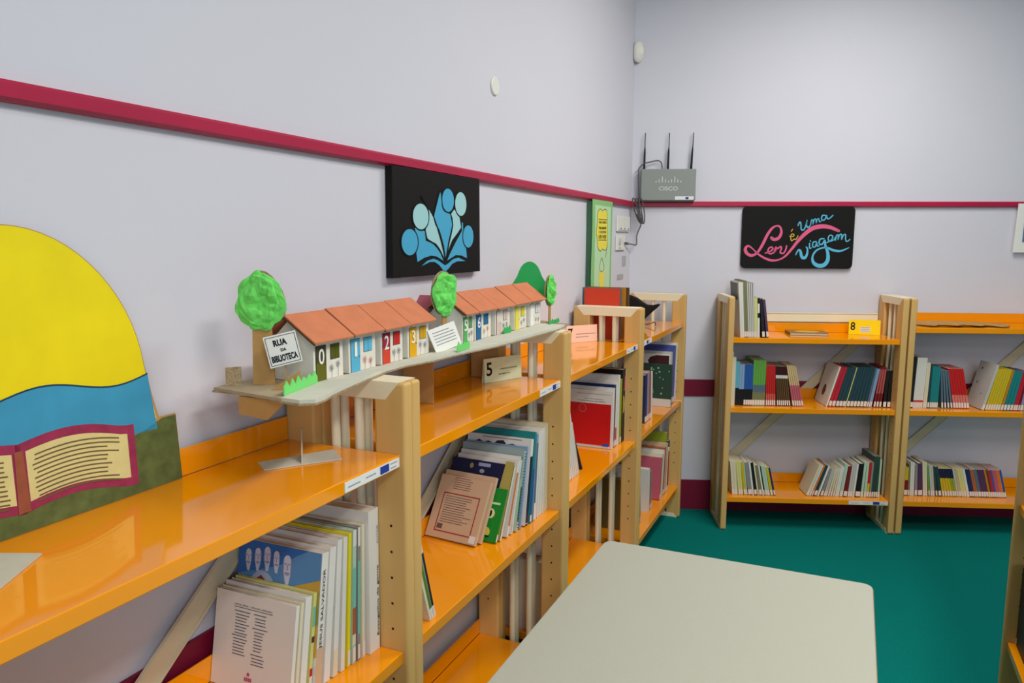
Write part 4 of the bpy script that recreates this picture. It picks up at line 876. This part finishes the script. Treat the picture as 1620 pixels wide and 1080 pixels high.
# black canvas with the open book emblem
cv = thing('wall_canvas', 'black canvas with a blue open-book emblem of round-headed readers', 'canvas', ROW @ T(0.637, 0.2935, 1.376))
CO = Vector((0.637, 0.2935, 1.376))
MB(CO).prism([(0.388, 1.3775), (0.889, 1.3775), (0.886, 1.662), (0.391, 1.662)], 0.2925, 0.3135, 'y').build('canvas_board', BLACKB, cv, None, 0.0015)
BL1 = paint((72, 168, 208), 0.55); BL2 = paint((160, 210, 214), 0.55)
EM = {
 'tail': [(0.5232, 1.4044), (0.5565, 1.4186), (0.592, 1.4238), (0.6209, 1.4171), (0.6504, 1.4054), (0.6617, 1.4024), (0.681, 1.4082), (0.7125, 1.4206), (0.7446, 1.4237), (0.7926, 1.4119), (0.7364, 1.4125), (0.7044, 1.4057), (0.6807, 1.3915), (0.6653, 1.3853), (0.6486, 1.3881), (0.6243, 1.4043), (0.5989, 1.414), (0.5704, 1.4147)],
 'pageL': [(0.5053, 1.4146), (0.4993, 1.4389), (0.5114, 1.4697), (0.4926, 1.5089), (0.548, 1.5004), (0.5522, 1.4731), (0.5857, 1.4678), (0.6142, 1.4533), (0.636, 1.4368), (0.6544, 1.4145), (0.6137, 1.4281), (0.5814, 1.4312), (0.5428, 1.4259)],
 'pageR': [(0.6696, 1.4141), (0.6892, 1.436), (0.7251, 1.4694), (0.766, 1.5037), (0.7606, 1.5302), (0.7721, 1.5285), (0.7743, 1.5076), (0.7698, 1.477), (0.7929, 1.4519), (0.7985, 1.4188), (0.761, 1.428), (0.7246, 1.4298), (0.6929, 1.421)],
 'leafM': [(0.6333, 1.6115), (0.6405, 1.6047), (0.6458, 1.5709), (0.6606, 1.557), (0.6948, 1.5508), (0.706, 1.5178), (0.682, 1.4694), (0.6643, 1.4216), (0.6513, 1.4585), (0.6261, 1.502), (0.5957, 1.5389)]}
EM2 = {
 'leafL': [(0.5297, 1.5908), (0.5497, 1.5739), (0.5701, 1.5609), (0.5978, 1.5372), (0.6224, 1.4984), (0.6439, 1.4586), (0.6582, 1.418), (0.6361, 1.4404), (0.6071, 1.4624), (0.5613, 1.476), (0.5501, 1.5046), (0.5695, 1.5329), (0.5652, 1.5607)],
 'leafR': [(0.6948, 1.5508), (0.7185, 1.5664), (0.7342, 1.5521), (0.7502, 1.545), (0.762, 1.5112), (0.7054, 1.4731), (0.6737, 1.4325), (0.6674, 1.4234), (0.6858, 1.4694), (0.7076, 1.5179)]}
def shrink(p, k):
    cx = sum(a for a, _ in p) / len(p); cz = sum(c for _, c in p) / len(p)
    return [(cx + (x - cx) * k, cz + (z - cz) * k) for x, z in p]
yy = 0.2919
for nm, d, m, heads in (('emblem_blue', EM, BL1, ((0.4688, 1.4691, 0.0405, 0.0345), (0.68, 1.588, 0.0349, 0.0329), (0.8051, 1.4856, 0.0344, 0.0334))), ('emblem_pale_blue', EM2, BL2, ((0.5271, 1.5376, 0.0411, 0.0344), (0.7579, 1.5807, 0.0355, 0.0347)))):
    bk = flatmb(CO); fr = flatmb(CO)
    for k, p in d.items(): fr.poly([(x, yy - 0.0006, z) for x, z in shrink(p, 0.965)])
    for cx, cz, rx, rz in heads:
        ell(bk, cx, cz, rx * 1.13, rz * 1.13, yy - 0.0008); ell(fr, cx, cz, rx, rz, yy - 0.0012)
    if nm == 'emblem_blue':
        ribbon(bk, d['leafM'] + d['leafM'][:1], 0.005, yy - 0.0009, 2)
    else:
        for p in d.values(): ribbon(bk, p + p[:1], 0.0055, yy - 0.0009, 2)
    bk.build('emblem_outline', BLACKB, cv); fr.build(nm, m, cv)
# round blank cover
t = MB().tube([(1.038, 0.3145, 1.969), (1.038, 0.3105, 1.969), (1.038, 0.3085, 1.969)], [0.029, 0.029, 0.026], 28)
tag(t.build('cover_plate', PLASTIC, None, ROW), 'small round white blanking plate high on the wall', 'cover plate')
# green banner
bn = thing('wall_banner', 'narrow green paper banner with a yellow speech bubble, under the rail near the corner', 'banner', ROW @ T(2.14, 0.284, 1.15))
BO = Vector((2.14, 0.284, 1.15))
GB = mat('banner_green', (138, 196, 126), 0.6, 0.2); GB2 = mat('banner_pale_green', (186, 222, 178), 0.6, 0.2)
b = MB(BO); n = 10; vs = []
for k in range(n + 1):
    z = 1.655 - 0.50 * k / n; s = 0.0
    vs += [(1.987 + 0.004 * sin(k * 0.7), 0.284 + s, z), (2.289 - 0.008 * k / n, 0.284 + s * 0.6, z), (1.987 + 0.004 * sin(k * 0.7), 0.2862 + s, z), (2.289 - 0.008 * k / n, 0.2862 + s * 0.6, z)]
fs = [(0, 1, 3, 2)]
for k in range(n):
    a = 4 * k; c = a + 4; fs += [(a, c, c + 1, a + 1), (a + 2, a + 3, c + 3, c + 2), (a, a + 2, c + 2, c), (a + 1, c + 1, c + 3, a + 3)]
b.add(vs, fs); b.build('banner_sheet', GB, bn)
c = MB(BO); c.box(1.995, 2.012, 0.2870, 0.3145, 1.16, 1.645); c.box(2.266, 2.280, 0.2870, 0.3145, 1.16, 1.645); c.build('spacer_strip', paint((70, 110, 84), 0.7), bn)
b = flatmb(BO); yb = 0.2835
b.poly([(x, yb, z) for x, z in ((2.022, 1.632), (2.262, 1.630), (2.258, 1.17), (2.022, 1.18))]); b.build('banner_inner', GB2, bn)
BUB = [(2.1267, 1.6071), (2.1548, 1.6153), (2.1914, 1.6114), (2.2064, 1.5645), (2.2146, 1.4864), (2.2101, 1.4428), (2.1743, 1.4279), (2.1376, 1.4348), (2.1097, 1.4256), (2.0711, 1.4396), (2.0578, 1.4775), (2.0394, 1.5108), (2.0569, 1.561), (2.0575, 1.5984), (2.091, 1.6155)]
b = flatmb(BO); b.poly([(x, yb - 0.0006, z) for x, z in BUB]); b.build('speech_bubble', paint((236, 222, 76), 0.6), bn)
b = flatmb(BO); ribbon(b, BUB + BUB[:1], 0.0028, yb - 0.001, 3); ribbon(b, [(2.205, 1.452), (2.200, 1.42), (2.188, 1.394)], 0.0028, yb - 0.001, 3)
ribbon(b, [(2.1257, 1.3963), (2.108, 1.375), (2.098, 1.345), (2.132, 1.330), (2.168, 1.345), (2.152, 1.375), (2.1257, 1.3963)], 0.0025, yb - 0.001, 3)
b.build('bubble_outline', paint((54, 60, 40)), bn)
b = flatmb(BO); b.poly([(x, yb - 0.0006, z) for x, z in ((2.098, 1.338), (2.132, 1.328), (2.168, 1.338), (2.178, 1.29), (2.160, 1.25), (2.135, 1.262), (2.110, 1.25), (2.090, 1.29))]); b.build('yellow_coat', paint((232, 218, 90), 0.6), bn)
for s, w, h, z in (('NÃO DEIXES', 0.115, 0.013, 1.5575), ('PARA AMANHÃ', 0.112, 0.015, 1.5325), ('O QUE PODES', 0.108, 0.013, 1.5115), ('LER HOJE', 0.115, 0.020, 1.4890)):
    text('banner_lettering', s, w, h, INK, bn, T(2.134 - BO.x, yb - 0.0012 - BO.y, z - BO.z) @ FRONT, 0.02)
b = flatmb(BO)
for z in (1.4745, 1.5675): b.quad((2.072, yb - 0.0012, z), (2.2, yb - 0.0012, z), (2.2, yb - 0.0012, z + 0.003), (2.072, yb - 0.0012, z + 0.003))
b.build('text_rule', INK, bn)
# switch, socket, tape
sw = thing('light_switch', 'white triple light switch plate near the room corner', 'switch', ROW @ T(2.568, 0.3145, 1.557))
MB().box(-0.114, 0.114, -0.010, 0, -0.038, 0.040).build('plate', PLASTIC, sw, None, 0.003)
for k in (-1, 0, 1):
    MB().box(-0.030, 0.030, -0.0145, -0.0102, -0.030, 0.032).build('rocker', PLASTIC, sw, T(0.068 * k, 0, 0) , 0.0015)
    b = flatmb(); b.quad((0.068 * k - 0.012, -0.0149, -0.026), (0.068 * k + 0.012, -0.0149, -0.026), (0.068 * k + 0.012, -0.0149, -0.021), (0.068 * k - 0.012, -0.0149, -0.021)); b.build('switch_mark', paint((110, 110, 110)), sw)
so = thing('wall_socket', 'white double wall socket below the light switch', 'socket', ROW @ T(2.525, 0.3145, 1.461))
MB().box(-0.078, 0.078, -0.010, 0, -0.036, 0.038).build('plate', PLASTIC, so, None, 0.003)
MB().tube([(-0.03, -0.0125, 0.006), (-0.03, -0.0102, 0.006)], 0.017, 18).build('socket_cap', paint((190, 190, 186)), so)
b = flatmb(); b.quad((-0.045, -0.0104, -0.027), (-0.012, -0.0104, -0.027), (-0.012, -0.0104, -0.023), (-0.045, -0.0104, -0.023)); b.build('socket_mark', paint((120, 120, 120)), so)
TP = mat('grey_tape', (176, 174, 176), 0.6, 0.3)
tag(MB().box(2.578, 2.642, 0.3125, 0.3147, 1.342, 1.394).build('tape_patch', TP, None, ROW), 'upper grey patch on the wall below the socket', 'patch')
tag(MB().box(2.495, 2.600, 0.3125, 0.3147, 1.276, 1.302).build('tape_patch', TP, None, ROW), 'lower grey patch on the wall, above the red books', 'patch')
# motion sensor in the corner
ba = (ROW.to_3x3() @ Vector((-1, 0, 0)) + BACK.to_3x3() @ Vector((1, 0, 0))).normalized()      # out of the corner
outv = (ROW.to_3x3() @ Vector((0, -1, 0)) + BACK.to_3x3() @ Vector((0, -1, 0))).normalized()
right = BACK.to_3x3() @ Vector((1, 0, 0)); fn = BACK.to_3x3() @ Vector((0, 1, 0))
pc = CORNER + outv * 0.026 + Vector((0, 0, 2.434))
MS = Matrix.Identity(4)
yv = -outv; xv = Vector((0, 0, 1)).cross(yv) * -1
for i in range(3): MS[i][0], MS[i][1], MS[i][2], MS[i][3] = xv[i], yv[i], (0, 0, 1)[i], pc[i]
pr = thing('motion_sensor', 'white rounded motion sensor high in the room corner', 'sensor', MS)
bm = bmesh.new(); bmesh.ops.create_uvsphere(bm, u_segments=24, v_segments=16, radius=1.0)
for v in bm.verts:
    p = v.co
    sx = math.copysign(abs(p.x) ** 0.75, p.x); sz = math.copysign(abs(p.z) ** 0.7, p.z)
    v.co = Vector((sx * 0.031, p.y * 0.022 if p.y < 0 else p.y * 0.010, sz * 0.053))
for f in bm.faces: f.smooth = True
me = bpy.data.meshes.new('sensor_body'); bm.to_mesh(me); bm.free(); put('sensor_body', me, PLASTIC, pr)
MB().prism(rrect(-0.016, 0.016, -0.012, 0.020, 0.006), -0.0230, -0.016, 'y').build('sensor_lens', paint((240, 240, 228), 0.2), pr, None, 0.001)
MB().box(-0.012, 0.012, 0.008, 0.022, -0.03, 0.03).build('sensor_bracket', PLASTIC, pr)
# wireless router
ro = thing('wifi_router', 'grey wireless router with three black aerials and white CISCO lettering', 'router', BACK @ T(-0.281, 0.285, 1.682))
MB().box(-0.141, 0.141, -0.024, 0.018, 0.0, 0.161).build('router_case', mat('router_grey', (136, 142, 138), 0.45, 0.35), ro, None, 0.003)
MB().box(-0.135, 0.135, -0.020, 0.014, -0.006, 0.0).build('router_base', paint((70, 74, 74)), ro)
for x, dx in ((-0.124, 0.002), (-0.001, 0.003), (0.119, 0.007)):
    MB().tube([(x, 0.004, 0.158), (x, 0.004, 0.178), (x + dx * 0.35, 0.004, 0.245), (x + dx * 0.5, 0.004, 0.262), (x + dx * 0.6, 0.004, 0.275), (x + dx, 0.004, 0.347)], [0.0058, 0.0058, 0.0052, 0.0042, 0.0026, 0.0022], 10).build('antenna', paint((28, 28, 30), 0.4), ro, None, 0, True)
text('router_lettering', 'CISCO', 0.098, 0.020, paint((206, 210, 206)), ro, T(0.0, -0.0246, 0.061) @ FRONT, 0.012)
b = flatmb()
for k, hh in enumerate((0.008, 0.016, 0.030, 0.016, 0.008, 0.016, 0.030, 0.016, 0.008)):
    x = -0.064 + 0.016 * k; b.quad((x - 0.0022, -0.0246, 0.092), (x + 0.0022, -0.0246, 0.092), (x + 0.0022, -0.0246, 0.092 + hh), (x - 0.0022, -0.0246, 0.092 + hh))
b.build('router_bars', paint((206, 210, 206)), ro)
b = flatmb(); b.quad((0.036, -0.0247, 0.003), (0.132, -0.0247, 0.003), (0.132, -0.0247, 0.021), (0.036, -0.0247, 0.021)); s = b.build('funding_label', paint((224, 228, 230)), ro)
b = flatmb(); b.quad((0.090, -0.0252, 0.006), (0.106, -0.0252, 0.006), (0.106, -0.0252, 0.017), (0.090, -0.0252, 0.017)); b.build('blue_flag', paint((34, 62, 120)), s)
# power cable, bundled
CM = paint((88, 86, 88), 0.5)
cb_ = thing('power_cable', 'grey power cable bundled below the router and plugged into the socket', 'cable', BACK @ T(-0.43, 0.285, 1.62))
iB = (BACK @ T(-0.43, 0.285, 1.62)).inverted()
def pth(l): return [iB @ (BACK @ Vector(p)) for p in l]
def cable(name, pts, r=0.0032): return MB().tube(catmull(pts, 6), r, 7).build(name, CM, cb_, None, 0, True)
cable('cable', pth([(-0.311, 0.289, 1.8460), (-0.318, 0.289, 1.878), (-0.338, 0.287, 1.888), (-0.377, 0.279, 1.880), (-0.405, 0.2745, 1.872), (-0.425, 0.275, 1.856), (-0.436, 0.276, 1.828), (-0.431, 0.280, 1.706), (-0.431, 0.274, 1.666), (-0.428, 0.270, 1.62)]))
for k, (a, wd) in enumerate(((-0.30, 0.013), (-0.18, 0.010), (-0.06, 0.012))):
    x0 = -0.452 + 0.012 * k; pts = []
    for j in range(15):
        t = 2 * pi * j / 14; lx = wd * sin(t); lz = 0.066 * cos(t)
        pts.append((x0 + lx + (-0.34 + 0.1 * k) * lz + 0.012, 0.253 - 0.004 * k + 0.003 * sin(2 * t), 1.628 + lz))
    cable('cable_loop', pth(pts))
MB().tube([(p) for p in pth([(-0.437, 0.250, 1.612), (-0.431, 0.252, 1.60)])], 0.013, 10).build('cable_tie', CM, cb_)
MB().tube(pth([(-0.431, 0.252, 1.606), (-0.422, 0.256, 1.592), (-0.415, 0.262, 1.575)]), [0.012, 0.016, 0.010], 10).build('cable_knot', CM, cb_, None, 0, True)
low = pth([(-0.414, 0.270, 1.580), (-0.418, 0.275, 1.55), (-0.431, 0.28, 1.515), (-0.436, 0.283, 1.49)]) + [iB @ (ROW @ Vector(p)) for p in ((2.705, 0.275, 1.452), (2.66, 0.290, 1.455), (2.60, 0.302, 1.458))]
cable('cable_tail', low)
MB().tube([iB @ (ROW @ Vector(p)) for p in ((2.612, 0.2975, 1.4575), (2.578, 0.2975, 1.4595))], 0.0075, 10).build('plug', CM, cb_)
# black reading sign
LO = Vector((0.114, 0.0, 1.331))
ls_ = thing('wall_sign', 'black board painted with the words Ler é uma viagem, on the wall rail', 'sign', BACK @ T(0.40, 0.287, 1.331))
SO = Vector((0.40 - 0.114, 0.287, 0.0))
bp = rrect(0.0, 0.572, 0.0, 0.3225, 0.024, 6)
MB(SO).prism(bp, 0.2885, 0.3085, 'y').build('sign_board', BLACKB, ls_, None, 0.0015)
PINK = paint((222, 96, 138), 0.6); SKY = paint((92, 184, 218), 0.6); GOLD = paint((206, 170, 60), 0.6)
STR = {
 'pink': [([(0.1517, 0.1593), (0.1647, 0.1508), (0.1875, 0.1586), (0.2001, 0.1849), (0.1945, 0.2125), (0.1781, 0.2222), (0.1535, 0.2102), (0.1299, 0.1762), (0.107, 0.1251), (0.0815, 0.0822), (0.0526, 0.0671), (0.0266, 0.0798), (0.0192, 0.1034), (0.0335, 0.1171), (0.0552, 0.1035), (0.0795, 0.0801), (0.1144, 0.0567), (0.1573, 0.0419), (0.195, 0.0464), (0.2278, 0.0658), (0.2595, 0.1044), (0.2908, 0.147), (0.3265, 0.1853), (0.3627, 0.2108), (0.4039, 0.2193), (0.4457, 0.2152), (0.4925, 0.1963)],
   [0.016, 0.017, 0.015, 0.010, 0.008, 0.014, 0.015, 0.012, 0.016, 0.017, 0.010, 0.006, 0.010, 0.013, 0.008, 0.012, 0.016, 0.021, 0.023, 0.020, 0.014]),
  ([(0.1238, 0.0803), (0.1425, 0.0859), (0.1596, 0.0997), (0.154, 0.1116), (0.1396, 0.1039), (0.1363, 0.0846), (0.1514, 0.0762), (0.1719, 0.0891), (0.1794, 0.1083)], 0.008),
  ([(0.168, 0.0826), (0.1751, 0.1104), (0.1859, 0.1041), (0.2001, 0.1148), (0.2049, 0.1042), (0.1995, 0.0836), (0.2145, 0.0786), (0.2263, 0.0957), (0.2302, 0.1179)], 0.008)],
 'gold': [([(0.2437, 0.1681), (0.2626, 0.1673), (0.265, 0.1775), (0.2536, 0.1787), (0.2492, 0.166), (0.2541, 0.1448), (0.2675, 0.1533), (0.2779, 0.1534), (0.2867, 0.1704)], 0.005), ([(0.2508, 0.1936), (0.2573, 0.2042)], 0.005)],
 'sky': [([(0.284, 0.2233), (0.291, 0.241), (0.298, 0.2338), (0.3012, 0.2043), (0.3131, 0.2013), (0.3226, 0.2191), (0.3291, 0.2529), (0.3263, 0.2276), (0.3355, 0.2128), (0.3453, 0.2234)], 0.0065),
  ([(0.3474, 0.2234), (0.3502, 0.2487), (0.3583, 0.2529), (0.3596, 0.2298), (0.3645, 0.2529), (0.3726, 0.2572), (0.3759, 0.2361), (0.3791, 0.253), (0.3871, 0.2593), (0.3922, 0.2425), (0.4022, 0.2488)], 0.005),
  ([(0.4237, 0.2741), (0.4069, 0.2762), (0.4016, 0.2593), (0.4125, 0.2509), (0.4223, 0.2615), (0.4256, 0.2762), (0.4307, 0.2594), (0.4431, 0.2615), (0.458, 0.2762)], 0.006),
  ([(0.28, 0.0725), (0.2914, 0.096), (0.3021, 0.0918), (0.3122, 0.0599), (0.329, 0.0578), (0.3385, 0.080), (0.3375, 0.1045), (0.331, 0.112)], [0.006, 0.008, 0.014, 0.016, 0.012, 0.008, 0.006]),
  ([(0.3475, 0.131), (0.349, 0.107), (0.3575, 0.108)], 0.0065), ([(0.350, 0.1455), (0.3515, 0.1425)], 0.006),
  ([(0.381, 0.141), (0.3655, 0.1366), (0.3647, 0.1163), (0.3763, 0.1134), (0.3845, 0.1367), (0.3867, 0.1176), (0.3969, 0.1198)], 0.006),
  ([(0.4199, 0.156), (0.4013, 0.1538), (0.3962, 0.1326), (0.4111, 0.1263), (0.4245, 0.1475), (0.4281, 0.1221), (0.4427, 0.0839), (0.4449, 0.0456), (0.4275, 0.0199), (0.3984, 0.0155), (0.3724, 0.0324), (0.3665, 0.0623), (0.3817, 0.0922), (0.4101, 0.1072), (0.4393, 0.1086), (0.4691, 0.0968), (0.5069, 0.0927), (0.5496, 0.1099)],
   [0.007, 0.007, 0.007, 0.008, 0.010, 0.016, 0.020, 0.022, 0.018, 0.010, 0.009, 0.008, 0.012, 0.012, 0.004]),
  ([(0.4295, 0.1327), (0.4578, 0.1498), (0.4629, 0.1688), (0.4481, 0.1738), (0.4407, 0.156), (0.4498, 0.1434), (0.4702, 0.1498), (0.4777, 0.1646)], 0.006),
  ([(0.4787, 0.1477), (0.4823, 0.171), (0.4916, 0.1752), (0.4909, 0.152), (0.4979, 0.1753), (0.5081, 0.1774), (0.5096, 0.1521), (0.5167, 0.1732), (0.5277, 0.1775), (0.5307, 0.1479), (0.5413, 0.1437), (0.5512, 0.1522)], 0.006)]}
for nm, m in (('pink', PINK), ('gold', GOLD), ('sky', SKY)):
    for pts, w in STR[nm]:
        b = flatmb(SO); ribbon(b, pts, w, 0.2878 if nm != 'pink' else 0.2876, 5); b.build('brush_stroke', m, ls_)
# paper notice cut by the frame
pn = thing('paper_notice', 'white paper notice with a blue picture pinned under the back rail', 'notice', BACK @ T(1.60, 0.282, 1.42))
b = MB(); n = 8; vs = []
for k in range(n + 1):
    z = 0.248 * k / n; y = 0.002 + 0.006 * (1 - k / n) ** 2 - 0.006 * (1 - k / n)
    x0 = -0.119 + 0.010 * (k / n); vs += [(x0, y, z), (0.075 + x0, y, z), (x0, y + 0.0008, z), (0.075 + x0, y + 0.0008, z)]
    vs[-3] = (0.085, y, z); vs[-1] = (0.085, y + 0.0008, z)
fs = [(0, 1, 3, 2)]
for k in range(n):
    a = 4 * k; c = a + 4; fs += [(a, c, c + 1, a + 1), (a + 2, a + 3, c + 3, c + 2), (a, a + 2, c + 2, c), (a + 1, c + 1, c + 3, a + 3)]
fs.append((4 * n, 4 * n + 2, 4 * n + 3, 4 * n + 1)); b.add(vs, fs); b.build('sheet', WHITE, pn)
b = flatmb(); b.quad((-0.078, -0.0035, 0.055), (0.06, -0.0035, 0.055), (0.06, -0.0035, 0.152), (-0.076, -0.0035, 0.152)); b.build('blue_picture', mat('notice_blue', (84, 118, 160), 0.6, 0.2, var=(30, 0.15)), pn)
b = flatmb(); ell(b, -0.035, 0.178, 0.034, 0.010, -0.002); b.build('green_mark', paint((70, 160, 90)), pn)
# white ribbon marker hanging off the last bookcase
rb = MB(); sp = catmull([(2.668, 0.09, 0.6413), (2.676, 0.03, 0.6413), (2.678, 0.008, 0.641), (2.679, 0.005, 0.622), (2.680, 0.007, 0.594)], 5)
vs = []
for p in sp: vs += [(p.x - 0.0035, p.y, p.z), (p.x + 0.0035, p.y, p.z), (p.x - 0.0035, p.y + 0.0006, p.z + 0.0006), (p.x + 0.0035, p.y + 0.0006, p.z + 0.0006)]
fs = []
for k in range(len(sp) - 1):
    a = 4 * k; c = a + 4; fs += [(a, c, c + 1, a + 1), (a + 2, a + 3, c + 3, c + 2), (a, a + 2, c + 2, c), (a + 1, c + 1, c + 3, a + 3)]
rb.add(vs, fs); tag(rb.build('ribbon', WHITE, None, ROW), 'white ribbon end hanging over the shelf edge near the corner', 'ribbon')
